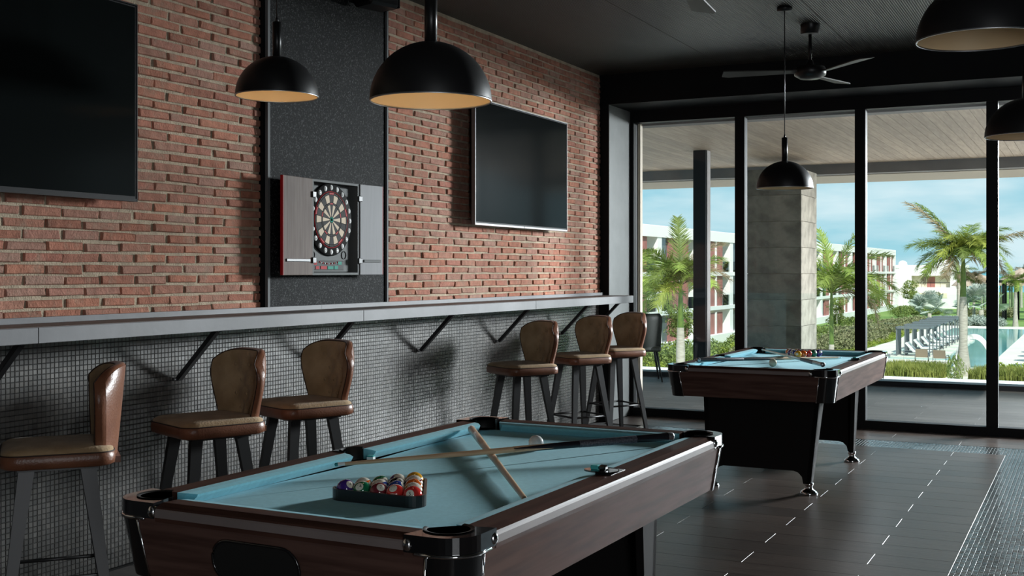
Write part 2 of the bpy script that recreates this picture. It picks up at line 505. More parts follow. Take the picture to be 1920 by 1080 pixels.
# mosaic helper: 300 largest tiles as objects, the rest one mesh
def tile_verts(s, t, b, jit):
    a = s / 2
    q = a - b
    tx = random.uniform(-jit, jit); ty = random.uniform(-jit, jit)
    vs = [(-a, -a, 0), (a, -a, 0), (a, a, 0), (-a, a, 0), (-a, -a, t * .6), (a, -a, t * .6), (a, a, t * .6), (-a, a, t * .6)]
    for (x, y) in ((-q, -q), (q, -q), (q, q), (-q, q)):
        vs.append((x, y, t + x * tx + y * ty))
    return vs
TILE_F = [(0, 1, 5, 4), (1, 2, 6, 5), (2, 3, 7, 6), (3, 0, 4, 7), (4, 5, 9, 8), (5, 6, 10, 9), (6, 7, 11, 10), (7, 4, 8, 11), (8, 9, 10, 11)]
def mosaic(cells, place, parent, m, jit, name, s=.0222, t=.005):
    """cells: list of (a,b) centres; place(a,b)->4x4 matrix"""
    mes = []
    for k in range(12):
        mes.append(MB().add(tile_verts(s, t, .0015, jit), TILE_F).mesh('mosaic_tile', m))
    ranked = []
    for c in cells:
        p = place(*c).translation
        q = px(*p)
        vis = q is not None and 4 < q[0] < 1916 and 4 < q[1] < 1076
        ranked.append((q[2] if vis else 1e9, c))
    ranked.sort(key=lambda e: e[0])
    for d, c in ranked[:300]:
        o = bpy.data.objects.new(name, random.choice(mes)); o.matrix_world = place(*c); link(o, parent)
    vs = []; fs = []; rn = []
    for d, c in ranked[300:]:
        Mx = place(*c); b = len(vs)
        vs += [tuple(Mx @ Vector(v)) for v in tile_verts(s, t, .0015, jit)]
        fs += [tuple(i + b for i in q) for q in TILE_F]
        r_ = random.random(); rn += [r_] * 12
    me = bpy.data.meshes.new(name + '_field'); me.from_pydata(vs, [], fs); me.materials.append(m)
    at = me.attributes.new('rnd', 'FLOAT', 'POINT'); at.data.foreach_set('value', rn)
    o = bpy.data.objects.new(name + '_field', me); link(o, parent); o['kind'] = 'stuff'

P_ = .025
cells = []
for i in range(34):
    for j in range(214):
        cells.append((XM + (i + .5) * P_, 5.18 + (j + .5) * P_))
for i in range(130):
    for j in range(16):
        cells.append((XM - (i + .5) * P_, 10.13 + (j + .5) * P_))
mosaic(cells, lambda a, b: Matrix.Translation((a, b, -.006)), fl, M['floormosaic'], .035, 'floor_mosaic_tile')
o = MB().box(XM + 34 * P_, .6, Y0, 10.53, -.008, -.001).build('floor_mosaic_border', M['floormosaic'], fl)

# left wall: lower mosaic wall, brick panels, pillar
wl = MB().box(XW - .3, XW - .006, Y0, YF, 0, ZL + .02).build('wall_left_lower', M['grout'])
struct(wl, 'grey mosaic tiled wall below the steel counter')
cells = []
for i in range(int((YF - 3.0) / P_)):
    for j in range(int(1.22 / P_)):
        cells.append((3.0 + (i + .5) * P_, (j + .5) * P_))
RY = Matrix.Rotation(R(90), 4, 'Y')
mosaic(cells, lambda a, b: Matrix.Translation((XW - .006, a, b)) @ RY, wl, M['mosaic'], .014, 'wall_mosaic_tile')

def brick_verts(l, h, d):
    j = lambda s: random.uniform(-s, s)
    a, c = l / 2, h / 2
    b = .004
    vs = []
    for (y, z) in ((-a, -c), (a, -c), (a, c), (-a, c)):
        vs.append((0, y, z))
    ring = [(-a + j(.006), -c + j(.003)), (a + j(.006), -c + j(.003)), (a + j(.006), c + j(.003)), (-a + j(.006), c + j(.003))]
    mids = [(j(.05), -c + j(.0025)), (j(.05), c + j(.0025))]
    for (y, z) in ring: vs.append((d * .62, y, z))
    dd = d + j(.003)
    for (y, z) in ring: vs.append((dd + j(.0025), y - math.copysign(b + abs(j(.003)), y), z - math.copysign(b, z)))
    return vs
def brick_panel(name, y0, y1, z0, z1, label, stagger, len_=.231, rows=None):
    wall = MB().box(XW - .3, XW, y0, y1, z0, z1).build(name, M['mortar'])
    struct(wall, label)
    ph = .0535; bh = .0392
    n = int((z1 - z0) / ph) + 1
    items = []
    for i in range(n):
        zc = z0 + .012 + i * ph
        h = bh
        if zc + h / 2 > z1 - .004: continue
        off = stagger + (len_ / 2 if i % 2 else 0) + random.uniform(-.012, .012)
        y = y0 - len_ + (off % len_)
        while y < y1:
            l = len_ - .015 + random.uniform(-.012, .008)
            a, c = max(y, y0 + .004), min(y + l, y1 - .004)
            if c - a > .03:
                zb = max(zc - h / 2, z0 - .01); 
                items.append(((a + c) / 2, zc + random.uniform(-.0025, .0025), c - a, h + random.uniform(-.004, .003)))
            y += len_
    # rank by distance among those in view and not behind the TVs
    def vis(y, z):
        if not inview(XW, y, z, 6): return False
        if y < 4.22 and 1.9 < z < 2.78: return False
        if 7.95 < y < 9.4 and 1.92 < z < 2.72: return False
        return True
    items.sort(key=lambda e: (0 if vis(e[0], e[1]) else 1, e[0]))
    std = [MB().add(brick_verts(len_ - .017, bh, .011), TILE_F).mesh('brick', M['brick']) for _ in range(14)]
    vs = []; fs = []; rn = []
    for k, (y, z, l, h) in enumerate(items):
        if k < 300 and vis(y, z):
            inst('brick', random.choice(std), wall, (XW + random.uniform(-.003, .002), y, z), (R(random.uniform(-.5, .5)), 0, R(random.uniform(-1, 1))), (1, l / (len_ - .017), h / bh))
        else:
            b = len(vs)
            for v in brick_verts(l, h, .011):
                vs.append((v[0] + XW + random.uniform(-.0005, .0005), v[1] + y, v[2] + z))
            fs += [tuple(i + b for i in q) for q in TILE_F]; rn += [random.random()] * 12
    me = bpy.data.meshes.new('brick_field'); me.from_pydata(vs, [], fs); me.materials.append(M['brick'])
    at = me.attributes.new('rnd', 'FLOAT', 'POINT'); at.data.foreach_set('value', rn)
    o = bpy.data.objects.new('brick_field', me); link(o, wall); o['kind'] = 'stuff'
    return wall
YP0, YP1 = 5.46, 6.72
brick_panel('wall_left_near', 2.2, YP0, ZL, ZC, 'red brick wall panel behind the nearer television', 3.633 - 2.2)
brick_panel('wall_left_far', YP1, YF, ZL, ZC, 'red brick wall panel behind the farther television', 6.804 - YP1)
struct(MB().box(XW - .3, XW, Y0, 2.2, ZL, ZC).build('wall_left_rear', M['mortar']), 'plain wall out of view beside the camera')

pil = MB().box(XW - .1, XW + .035, YP0, YP1, ZL, ZC).build('wall_left_pillar', M['granite'])
struct(pil, 'black flecked pillar panel carrying the dartboard cabinet')
MB().box(XW, XW + .050, YP0 - .022, YP0, ZL, ZC).build('edge_trim', M['steeldark'], pil)
MB().box(XW, XW + .030, YP0 - .042, YP0 - .022, ZL, ZC).build('shadow_gap', M['blackpaint'], pil)
MB().box(XW, XW + .050, YP1, YP1 + .018, ZL, ZC).build('edge_trim', M['steeldark'], pil)

# ceiling
ce = MB().box(XW - .3, X1, Y0, YF + .9, ZC + .03, ZC + .3).build('ceiling', M['blackpaint'])
struct(ce, 'dark finely ribbed ceiling over the games room')
n = 7; wq = (X1 - XW) / n
pm = MB().box(-wq / 2 + .003, wq / 2 - .003, 0, 6.6 - .006, 0, .03).mesh('ceiling_panel', M['ceil'])
for i in range(n):
    for j in range(2):
        inst('ceiling_panel', pm, ce, (XW + (i + .5) * wq, Y0 + .06 + j * 6.6, ZC))

# other walls (out of frame)
struct(MB().box(X1, X1 + .2, Y0, YF + .9, 0, ZC + .03).build('wall_right', M['blackpaint']), 'plain grey wall out of view to the right')
struct(MB().box(XW - .3, X1 + .2, Y0 - .2, Y0, 0, ZC + .03).build('wall_back', M['blackpaint']), 'plain wall behind the camera')

# window wall: black front face, deep reveal, frame, mullions, panes
XR = -4.268; XRR = 4.2
ZO = 3.118       # opening soffit
ZH = 3.00        # underside of window head
wf = MB()
wf.box(XW - .3, XR, YF, WIN_Y + .12, 0, ZC + .03)
wf.box(XR, XRR, YF, WIN_Y + .12, ZO, ZC + .03)
wf.box(XRR, X1 + .2, YF, WIN_Y + .12, 0, ZC + .03)
wfo = struct(wf.build('wall_front', M['blackpaint']), 'black window wall bulkhead and corner pier')
MB().box(XR - .004, XR + .006, YF + .003, WIN_Y - .05, 0, ZO - .002).build('jamb_lining', M['jamb'], wfo)
MB().box(XR, XRR, WIN_Y - .06, WIN_Y + .06, ZH, ZO).build('window_head', M['frame'], wfo)
MB().box(XR + .006, XRR, WIN_Y - .06, WIN_Y + .06, 0, .078).build('window_sill', M['frame'], wfo)
MB().box(XR + .006, XR + .045, WIN_Y - .06, WIN_Y + .06, .078, ZH).build('window_jamb', M['frame'], wfo)
bar_x = [-3.117, -1.963, -.812, .34, 1.49, 2.64, 3.79]
for i, x in enumerate(bar_x):
    MB().box(x - .049, x + .049, WIN_Y - .05, WIN_Y + .05, .078, ZH).build('mullion', M['frame'], wfo)
edges = [XR + .045] + bar_x + [XRR]
for i in range(len(edges) - 1):
    a = edges[i] + (.049 if i else 0); b = edges[i + 1] - (.049 if i < len(edges) - 2 else 0)
    g = MB().box(a, b, WIN_Y - .005, WIN_Y + .005, .078, ZH).build('window_%d' % (i + 1), M['window'])
    struct(g, ['leftmost tall pane beside the grey jamb', 'tall pane in front of the stone column', 'tall pane with the pool court and building beyond',
               'tall pane at the right edge of the picture'][i] if i < 4 else 'tall pane beyond the right edge')

# ================================================================== WALL COUNTER
ct = empty('wall_counter', (XW, 2.4, 0), 0, 'long grey steel counter shelf on black brackets along the brick wall', 'counter')
cx = lambda X: X - XW
XF = -4.0
segs = [2.4, 3.511, 5.968, 8.431, 10.64]
for a, b in zip(segs[:-1], segs[1:]):
    MB().bevbox(cx(XW) + .002, cx(XF), a - 2.4 + .001, b - 2.4 - .001, 1.172, 1.240, .002).build('steel_panel', M['steel'], ct)
    MB().box(cx(XW) + .012, cx(XW) + .05, a - 2.4 + .001, b - 2.4 - .001, 1.240, ZL + .006).build('upstand', M['steel'], ct)
    MB().box(cx(XW) + .05, cx(XF) - .012, a - 2.4 + .001, b - 2.4 - .001, 1.240, 1.2415).build('top_sheet', M['dark_refl'], ct)
for y in (3.49, 4.73, 5.97, 7.22, 8.455, 9.70, 10.45):
    p = Vector((.02, y - 2.4, .905)); q = Vector((.285, y - 2.4, 1.175))
    d = q - p
    Mx = Matrix.Translation(p) @ d.to_track_quat('Z', 'Y').to_matrix().to_4x4()
    bk = MB().bevbox(-.018, .018, -.012, .012, 0, d.length, .002, Mx).build('bracket', M['blackmetal'], ct)
    MB().cyl((.0, y - 2.4 - .018, .905), (.022, y - 2.4 - .018, .905), .010).build('bolt', M['silver'], bk)
    MB().box(0, .30, y - 2.4 - .015, y - 2.4 + .015, 1.164, 1.172).build('bracket_arm', M['blackmetal'], bk)

# ================================================================== TELEVISIONS
def tv(y0, z0, label, em='tvedge'):
    W_, H_ = 1.73, .965
    t = empty('television', (XW + .02, y0, z0), 0, label, 'television', 'wall mounted televisions')
    b = MB().bevbox(.075, .115, 0, W_, 0, H_, .006).build('housing', M['tvbody'], t)
    MB().box(.1155, .1165, .012, W_ - .012, .022, H_ - .012).build('screen', M['tvscreen'], t)
    e = MB()
    e.box(.085, .118, -.004, .002, -.004, H_ + .004); e.box(.085, .118, W_ - .002, W_ + .004, -.004, H_ + .004)
    e.box(.085, .118, 0, W_, H_ - .002, H_ + .004); e.box(.085, .118, 0, W_, -.004, .010)
    e.build('edge_frame', M[em], t)
    MB().bevbox(.0, .076, .55, 1.18, .25, .72, .004).build('wall_mount', M['blackmetal'], t)
    MB().bevbox(.116, .121, W_ / 2 - .012, W_ / 2 + .012, -.002, .008, .001).build('status_light', M['white'], t)
    return t
tv(2.58, 1.826, 'large black television at the left edge of the picture', 'tvbody')
tv(7.83, 1.838, 'large black television on the brick right of the dartboard pillar')

# ================================================================== DARTBOARD CABINET
XD = XW + .036
dc = empty('dartboard_cabinet', (XD, 5.99, 1.455), 0, 'open dartboard cabinet with two doors on the black pillar', 'dartboard')
cb = MB()
yb0, yb1, H_ = -.215, .285, .585
cb.box(0, .012, yb0, yb1, 0, H_)
body = cb.build('back_panel', M['cabgrey'], dc)
fr = MB()
fr.box(.0, .085, yb0, yb0 + .014, 0, H_); fr.box(.0, .085, yb1 - .014, yb1, 0, H_)
fr.box(.0, .085, yb0 + .014, yb1 - .014, 0, .014); fr.box(.0, .085, yb0 + .014, yb1 - .014, H_ - .014, H_)
fr.build('case_frame', M['cabgrey'], dc)
MB().bevbox(.012, .045, yb0 + .02, yb1 - .055, .016, H_ - .03, .006).build('board_housing', M['cabgrey'], dc)
# board: disc, ring of segments
bc = Vector((.045, .012, .345)); BR = .228
Mb = Matrix.Translation(bc) @ RY      # local z -> +X ; local x -> -Z ; local y -> Y
def arc_seg(r0, r1, a0, a1, n=4):
    p = [(r0 * math.cos(a0 + (a1 - a0) * i / n), r0 * math.sin(a0 + (a1 - a0) * i / n)) for i in range(n + 1)]
    q = [(r1 * math.cos(a0 + (a1 - a0) * i / n), r1 * math.sin(a0 + (a1 - a0) * i / n)) for i in range(n, -1, -1)]
    return p + q
bd = MB().lathe([(0.001, .016), (BR * .98, .016), (BR, .010), (BR, 0)], 48, Mb).build('board_disc', M['dartblack'], dc)
NUM = [20, 1, 18, 4, 13, 6, 10, 15, 2, 17, 3, 19, 7, 16, 8, 11, 14, 9, 12, 5]
def text_mesh(s, size, name):
    cu = bpy.data.curves.new(name, 'FONT'); cu.body = s; cu.size = size; cu.align_x = 'CENTER'; cu.align_y = 'CENTER'
    cu.resolution_u = 2
    ob = bpy.data.objects.new(name, cu); COL.objects.link(ob)
    dg = bpy.context.evaluated_depsgraph_get()
    me = bpy.data.meshes.new_from_object(ob.evaluated_get(dg))
    bpy.data.objects.remove(ob); bpy.data.curves.remove(cu)
    return me
RG = .74
for i in range(20):
    a = math.pi + 2 * math.pi * i / 20 * -1     # local x -> -Z, so up is angle pi
    a0, a1 = a - math.pi / 20 * .93, a + math.pi / 20 * .93
    dark = i % 2 == 0
    R0 = BR * RG
    s1 = MB().prism(arc_seg(R0 * .12, R0 * .55, a0, a1), .016, .020, Mb).build('segment', M['dartblack' if dark else 'tan'], bd)
    MB().prism(arc_seg(R0 * .64, R0 * .92, a0, a1), .016, .020, Mb).build('segment', M['dartblack' if dark else 'tan'], bd)
    MB().prism(arc_seg(R0 * .57, R0 * .62, a0, a1), .016, .0205, Mb).build('triple_bed', M['red' if dark and i % 4 == 0 else 'dartblack'], bd)
    MB().prism(arc_seg(R0 * .94, R0 * 1.0, a0, a1), .016, .0205, Mb).build('double_bed', M['red' if dark and i % 4 == 0 else 'dartblack'], bd)
    rr = BR * .885
    cpos = Mb @ Vector((rr * math.cos(a), rr * math.sin(a), .016))
    nd = MB().cyl(cpos, cpos + Vector((.0025, 0, 0)), .0165, seg=14).build('number_disc', M['white'], bd)
    tm = text_mesh(str(NUM[i]), .021, 'numeral'); tm.materials.append(M['dartblack'])
    inst('numeral', tm, bd, cpos + Vector((.0032, 0, 0)), (R(90), 0, R(90)))
MB().prism(arc_seg(.001, BR * .035, 0, 2 * math.pi, 12)[:13], .016, .022, Mb).build('bullseye', M['red'], bd)
MB().lathe([(BR * .04, .016), (BR * .04, .021), (BR * .075, .021), (BR * .075, .016)], 20, Mb).build('bull_ring', M['green'], bd)
MB().lathe([(BR * .76, .0165), (BR * .765, .0195), (BR * .775, .0195), (BR * .78, .0165)], 48, Mb).build('red_wire', M['red'], bd)
# scorer strip
ds = MB().bevbox(.045, .050, -.165, .165, .030, .088, .002).build('score_display', M['tvbody'], dc)
for i, (a, b, z0, z1, m_) in enumerate([(-.160, -.125, .063, .082, 'red'), (-.135, -.10, .036, .055, 'red'), (-.085, -.02, .036, .055, 'red'), (-.01, .05, .036, .055, 'green'),
                                      (.06, .10, .036, .058, 'green'), (.10, .14, .064, .084, 'green')]):
    MB().box(.050, .0525, a, b, z0, z1).build('score_button', M[m_], ds)
for i in range(11):
    t_ = (i - 5) / 5
    MB().cyl((.050, t_ * .095, .070 + .010 * t_ * t_), (.053, t_ * .095, .070 + .010 * t_ * t_), .0045, seg=8).build('score_light', M['white' if i % 2 else 'red'], ds)
for sy in (-.165, .17):
    MB().lathe([(.026, 0), (.026, .004), (.023, .004), (.023, 0)], 20, Matrix.Translation((.045, sy, .125)) @ RY).build('speaker_ring', M['dartblack'], dc)
    MB().cyl((.045, sy, .18), (.047, sy, .18), .004, seg=8).build('screw', M['dartblack'], dc)
def door(hy, side, ang, m_, l):
    # hinge at y=hy; door swings out
    Mx = Matrix.Translation((.082, hy, 0)) @ Matrix.Rotation(ang, 4, 'Z')
    y0_, y1_ = (0.006, l) if side > 0 else (-l, -.006)
    d = MB().bevbox(-.009, .009, y0_, y1_, 0, H_, .002, Mx).build('door', M[m_], dc)
    MB().box(-.0095, .0095, (y1_ - .004) if side > 0 else y0_ - .001, (y1_ + .001) if side > 0 else y0_ + .004, .001, H_ - .001, Mx).build('red_edge', M['red'], d)
    for z in (.09, .49):
        MB().bevbox(.009, .020, side * .0 - .02, side * .0 + .02, z - .018, z + .018, .003, Mx).build('hinge', M['stoolleg'], d)
    yy = sorted((side * .04, side * (l - .03)))
    MB().bevbox(.009, .016, yy[0], yy[1], .080, .098, .002, Mx).build('dart_holder', M['cabgrey' if side > 0 else 'blackmetal'], d)
door(yb0, -1, R(4), 'dooroak', .325)
door(yb1, 1, R(-4), 'doorpale', .25)

# small dark cylinder spotlight/speaker above the pillar
sp = empty('wall_speaker', (XW + .036, 6.30, 3.26), 0, 'dark box speaker high on the pillar top beside the ceiling', 'speaker')
Ms = Matrix.Rotation(R(-18), 4, 'Z')
MB().bevbox(.05, .24, -.02, .22, -.075, .14, .018, Ms).build('housing', M['blackmetal'], sp)
MB().bevbox(.055, .235, .221, .227, -.07, .135, .003, Ms).build('grille', M['stoolleg'], sp)
MB().box(0, .07, .03, .10, -.03, .08).build('mount', M['blackmetal'], sp)

# ================================================================== PENDANT LAMPS
def pendant(X, Y, zr, label, lit=0.0):
    t = empty('pendant_lamp', (X, Y, zr), 0, label, 'lamp', 'black dome pendant lamps')
    r = .205; n = 12
    prof = [(r * math.cos(R(90) * i / n), r * .97 * math.sin(R(90) * i / n)) for i in range(n + 1)]
    prof[-1] = (.006, r * .97)
    out = MB().lathe([(r + .0, -.002)] + [(a + .0, b) for a, b in prof], 40).build('shade', M['shade'], t)
    inn = [(a * .982, b * .975 - .001) for a, b in prof]
    MB().lathe(inn, 40).build('shade_lining', M['shadein'], t)
    MB().lathe([(r, -.002), (r + .001, .003), (r * .98, .003), (r * .978, -.002), (r, -.002)], 40).build('rim', M['silver'], t)
    sl = MB().cyl((0, 0, r * .95), (0, 0, r * .95 + .175), .0215, seg=20).build('sleeve', M['blackmetal'], t)
    MB().cyl((0, 0, r * .95 + .175), (0, 0, r * .95 + .20), .010, .004, seg=12).build('cord_grip', M['blackmetal'], sl)
    MB().cyl((0, 0, r * .95 + .17), (0, 0, ZC - zr - .02), .0035, seg=8).build('cord', M['blackmetal'], t)
    MB().cyl((0, 0, ZC - zr - .03), (0, 0, ZC - zr), .055, seg=24).build('canopy', M['shade'], t)
    bl = MB().sphere((0, 0, .125), .028, 14, 10).build('bulb', M['white'], t)
    if lit > 0:
        l = bpy.data.lights.new('pendant_bulb', 'POINT'); l.energy = lit; l.color = (1.0, .80, .52); l.shadow_soft_size = .03
        lo = bpy.data.objects.new('pendant_bulb', l); lo.location = (0, 0, .085); link(lo, t)
    return t
pendant(-1.99, 3.37, 2.05, 'black dome pendant with amber inside hanging over the nearer pool table', .55)
pendant(-3.64, 4.66, 2.35, 'black dome pendant with amber inside in front of the dark pillar', .55)
pendant(-2.02, 8.50, 2.085, 'black dome pendant hanging over the farther pool table')
pendant(-.34, 4.19, 2.255, 'black dome pendant cut by the top right corner of the picture')
pendant(-.31, 6.60, 2.18, 'black dome pendant at the right edge below the corner pendant')

# ================================================================== CEILING FANS
def fan(X, Y, ang, label):
    t = empty('ceiling_fan', (X, Y, ZC), 0, label, 'fan', 'ceiling fans')
    MB().lathe([(.075, 0), (.075, -.075), (.001, -.078)], 24).build('canopy', M['blackmetal'], t)
    MB().lathe([(.070, -.0785), (.02, -.0788)], 24).build('canopy_cover', M['jamb'], t)
    MB().cyl((0, 0, -.08), (0, 0, -.32), .013, seg=12).build('rod', M['blackmetal'], t)
    MB().lathe([(.02, -.28), (.03, -.32), (.11, -.335), (.125, -.36), (.12, -.40), (.08, -.425), (.001, -.43)], 28).build('motor', M['blackmetal'], t)
    for k in range(3):
        Mz = Matrix.Rotation(ang + k * 2 * math.pi / 3, 4, 'Z') @ Matrix.Rotation(R(9), 4, 'X')
        MB().prism([(.10, -.035), (.63, -.075), (.68, -.055), (.66, .075), (.10, .04)], -.385, -.377, Mz).build('blade', M['fanblade'], t)
    return t
# camera-right = (.894,.447), camera-forward = (-.447,.894)
fan(*[(559 / F_PX * 9.1) * CT - 9.1 * ST, (559 / F_PX * 9.1) * ST + 9.1 * CT], YAW + R(-73), 'dark ceiling fan beyond the long pendant cord near the windows')
_d = 6.32; _l = (1306 - 960) / F_PX * _d
fan(_l * CT - _d * ST, _l * ST + _d * CT, YAW + R(72), 'dark ceiling fan cut by the top edge, only a blade tip showing')

# ================================================================== POOL TABLES
TW, TL, ZT, ZB = 1.13, 2.08, .845, .805     # outer size, rail top, cloth height
def corner_cap_poly(cap=.165, rw=.088, rad=.085):
    # corner at (0,0), table towards -x,-y ; returned polygon in that frame
    pts = []
    n = 8
    for i in range(n + 1):
        a = R(90) * i / n
        pts.append((-rad + rad * math.cos(a), -rad + rad * math.sin(a)))
    pts.append((-cap, 0)); pts.append((-cap + .02, -rw))
    c = (-.093, -.093); pr = .060
    a0 = math.atan2(-rw - c[1], -cap + .045 - c[0]); 
    for i in range(13):
        a = R(172) - (R(172) - R(-82)) * i / 12
        pts.append((c[0] + pr * math.cos(a), c[1] + pr * math.sin(a)))
    pts.append((-rw, -cap + .02)); pts.append((0, -cap))
    return pts, c, pr
def pool_table(loc, rz, label, mouth=True):
    t = empty('pool_table', loc, rz, label, 'pool table', 'pool tables')
    hx, hy = TW / 2, TL / 2
    cap, rw, cu = .165, .088, .046
    poly, pc, pr = corner_cap_poly(cap, rw)
    # bed cloth with corner and side notches
    ix, iy = hx - rw, hy - rw
    bed = []
    for (sx, sy) in ((1, 1), (-1, 1), (-1, -1), (1, -1)):
        c = (sx * (hx - .072), sy * (hy - .072)); seq = []; br = .050
        for i in range(9):
            a = R(-75) - (R(-75) - R(-195)) * i / 8
            seq.append((c[0] + sx * br * math.cos(a), c[1] + sy * br * math.sin(a)))
        seq = [(sx * ix, c[1] - sy * br)] + seq + [(c[0] - sx * br, sy * iy)]
        if sx * sy < 0: seq.reverse()
        bed += seq
        if (sx, sy) in ((-1, 1),):
            bed += [(-ix, .055)] + [(-ix - .004 + .055 * math.cos(a), .055 * math.sin(a)) for a in [R(80 - 20 * k) for k in range(9)]] + [(-ix, -.055)]
        if (sx, sy) == (1, -1):
            bed += [(ix, -.055)] + [(ix + .004 + .055 * math.cos(a), .055 * math.sin(a)) for a in [R(260 - 20 * k) for k in range(9)]] + [(ix, .055)]
    bo = MB().prism(bed, ZB - .03, ZB).build('cloth_bed', M['cloth'], t)
    # cabinet: tapered apron panels
    tp = .024; zb = .640
    ap = MB()
    def apron(a, b, nrm, m_):
        # a,b are top outer corner points (x,y) ; nrm outward
        n_ = Vector((*nrm, 0)); A = Vector((*a, ZT - .0345)); B = Vector((*b, ZT - .0345))
        A2 = A - n_ * tp; A2.z = zb; B2 = B - n_ * tp; B2.z = zb
        vs = [A, B, B2, A2] + [p - n_ * .02 for p in (A, B, B2, A2)]
        return MB().add(vs, [(0, 1, 2, 3), (7, 6, 5, 4), (0, 4, 5, 1), (1, 5, 6, 2), (2, 6, 7, 3), (3, 7, 4, 0)]).build('apron', M[m_], t)
    k = .09
    o1 = apron((-hx + k, -hy), (hx - k, -hy), (0, -1), 'tablewoodx')
    apron((hx - k, hy), (-hx + k, hy), (0, 1), 'tablewoodx')
    apron((hx, -hy + k), (hx, hy - k), (1, 0), 'tablewood')
    apron((-hx, hy - k), (-hx, -hy + k), (-1, 0), 'tablewood')
    MB().box(-hx + .05, hx - .05, -hy + .05, hy - .05, zb + .005, zb + .015).build('bottom_board', M['blacklam'], t)
    # ball return mouth in the near apron
    st = []
    for i in range(13):
        a = R(90) + R(180) * i / 12; st.append((-.085 + .055 * math.cos(a), .055 * math.sin(a)))
    for i in range(13):
        a = R(-90) + R(180) * i / 12; st.append((.085 + .055 * math.cos(a), .055 * math.sin(a)))
    if mouth:
        Mr = Matrix.Translation((-.06, -hy + .0125, .716)) @ Matrix.Rotation(R(98.2), 4, 'X')
        rm = MB().prism(st, -.003, .004, Mr).build('ball_return_mouth', M['hole'], t)
        ring = [Mr @ Vector((p[0] * 1.02, p[1] * 1.04, .004)) for p in st]
        MB().tube(ring, .004, 6, True).build('mouth_rim', M['gloss'], rm)
    # rails (wood), bevel edge with painted sky sheen, cushions
    def rail(a0, a1, fixed, axis, sgn, m_, ends):
        # profile in (u: inward distance from outer edge, z)
        prof = [(0, ZT - .048), (0, ZT - .018), (.006, ZT - .008), (.030, ZT), (rw, ZT - .002), (rw, ZT - .045)]
        n = len(prof); vs = []
        for s_ in (a0, a1):
            for (u, z) in prof:
                c = sgn * (fixed - u)
                vs.append((c, s_, z) if axis == 'y' else (s_, c, z))
        fs = [tuple(range(n)), tuple(range(2 * n - 1, n - 1, -1))] + [(i, (i + 1) % n, n + (i + 1) % n, n + i) for i in range(n)]
        r_ = MB().add(vs, fs).build('rail', M[m_], t)
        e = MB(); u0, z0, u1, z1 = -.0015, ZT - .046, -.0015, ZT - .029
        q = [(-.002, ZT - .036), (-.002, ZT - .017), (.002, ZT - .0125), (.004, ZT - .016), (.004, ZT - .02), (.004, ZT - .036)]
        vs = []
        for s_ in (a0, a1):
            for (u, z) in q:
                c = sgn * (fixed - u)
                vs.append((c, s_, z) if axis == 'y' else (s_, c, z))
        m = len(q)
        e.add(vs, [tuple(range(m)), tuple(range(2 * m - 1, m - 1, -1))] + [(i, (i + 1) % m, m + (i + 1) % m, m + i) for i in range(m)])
        e.build('sheen_edge', M['edge'], r_)
        # cushion with angled ends
        cp = [(rw - .001, ZT - .003, 0), (rw + cu * .55, ZT - .005, .35), (rw + cu, ZT - .010, 1), (rw + cu - .004, ZT - .018, 1), (rw + cu * .55, ZB + .001, .5), (rw - .001, ZB + .001, 0)]
        vs = []
        for s_, e_, d_ in ((a0, ends[0], 1), (a1, ends[1], -1)):
            for (u, z, kk) in cp:
                c = sgn * (fixed - u)
                s2 = s_ + d_ * e_ * kk
                vs.append((c, s2, z) if axis == 'y' else (s2, c, z))
        n = len(cp)
        MB().add(vs, [tuple(range(n)), tuple(range(2 * n - 1, n - 1, -1))] + [(i, (i + 1) % n, n + (i + 1) % n, n + i) for i in range(n)]).build('cushion', M['cloth'], r_)
    g = .058
    for s_ in (1, -1):
        rail(-hy + cap, -g, hx, 'y', s_, 'railwood', (.035, .012))
        rail(g, hy - cap, hx, 'y', s_, 'railwood', (.012, .035))
        rail(-hx + cap, hx - cap, hy, 'x', s_, 'railwoodx', (.035, .035))
    # corner caps, pocket liners, corner posts, chrome bits
    for (sx, sy) in ((1, 1), (-1, 1), (-1, -1), (1, -1)):
        P2 = [(sx * (hx + .003 + p[0]), sy * (hy + .003 + p[1])) for p in poly]
        if sx * sy < 0: P2.reverse()
        cc = MB().prism(P2, ZT - .040, ZT + .003).build('corner_cap', M['gloss'], t)
        c = Vector((sx * (hx - .093), sy * (hy - .093), 0))
        Mz = Matrix.Translation(c)
        a0 = math.atan2(sy, sx)
        ln = MB(); vs = []; ns = 20
        for i in range(ns + 1):
            a = a0 - R(128) + R(256) * i / ns
            for (r_, z) in ((pr + .004, ZT + .006), (pr - .006, ZT + .004), (pr - .010, ZB - .02), (pr - .016, ZB - .09)):
                vs.append(c + Vector((r_ * math.cos(a), r_ * math.sin(a), z)))
        fs = []
        for i in range(ns):
            for k2 in range(3):
                fs.append((i * 4 + k2, (i + 1) * 4 + k2, (i + 1) * 4 + k2 + 1, i * 4 + k2 + 1))
        MB().add(vs, fs, True).build('pocket_liner', M['pocket'], cc)
        MB().cyl(c + Vector((0, 0, ZB - .10)), c + Vector((0, 0, ZB - .095)), pr, seg=20).build('pocket_floor', M['hole'], cc)
        # chrome fittings at both ends of the cap
        for (ax, ay) in ((sx * (hx - .004), sy * (hy - cap + .012)), (sx * (hx - cap + .012), sy * (hy - .004))):
            MB().sphere((ax, ay, ZT - .022), .015, 12, 8, (1, 1, 1.2)).build('chrome_fitting', M['chrome'], cc)
        fr_ = MB()
        ring = [(sx * (hx + .004 - .085 + .085 * math.cos(R(90) * i / 6)), sy * (hy + .004 - .085 + .085 * math.sin(R(90) * i / 6)), ZT - .042) for i in range(7)]
        ring = [(sx * (hx + .004), sy * (hy - .13), ZT - .042)] + ring + [(sx * (hx - .13), sy * (hy + .004), ZT - .042)]
        MB().tube(ring, .005, 6).build('chrome_band', M['chrome'], cc)
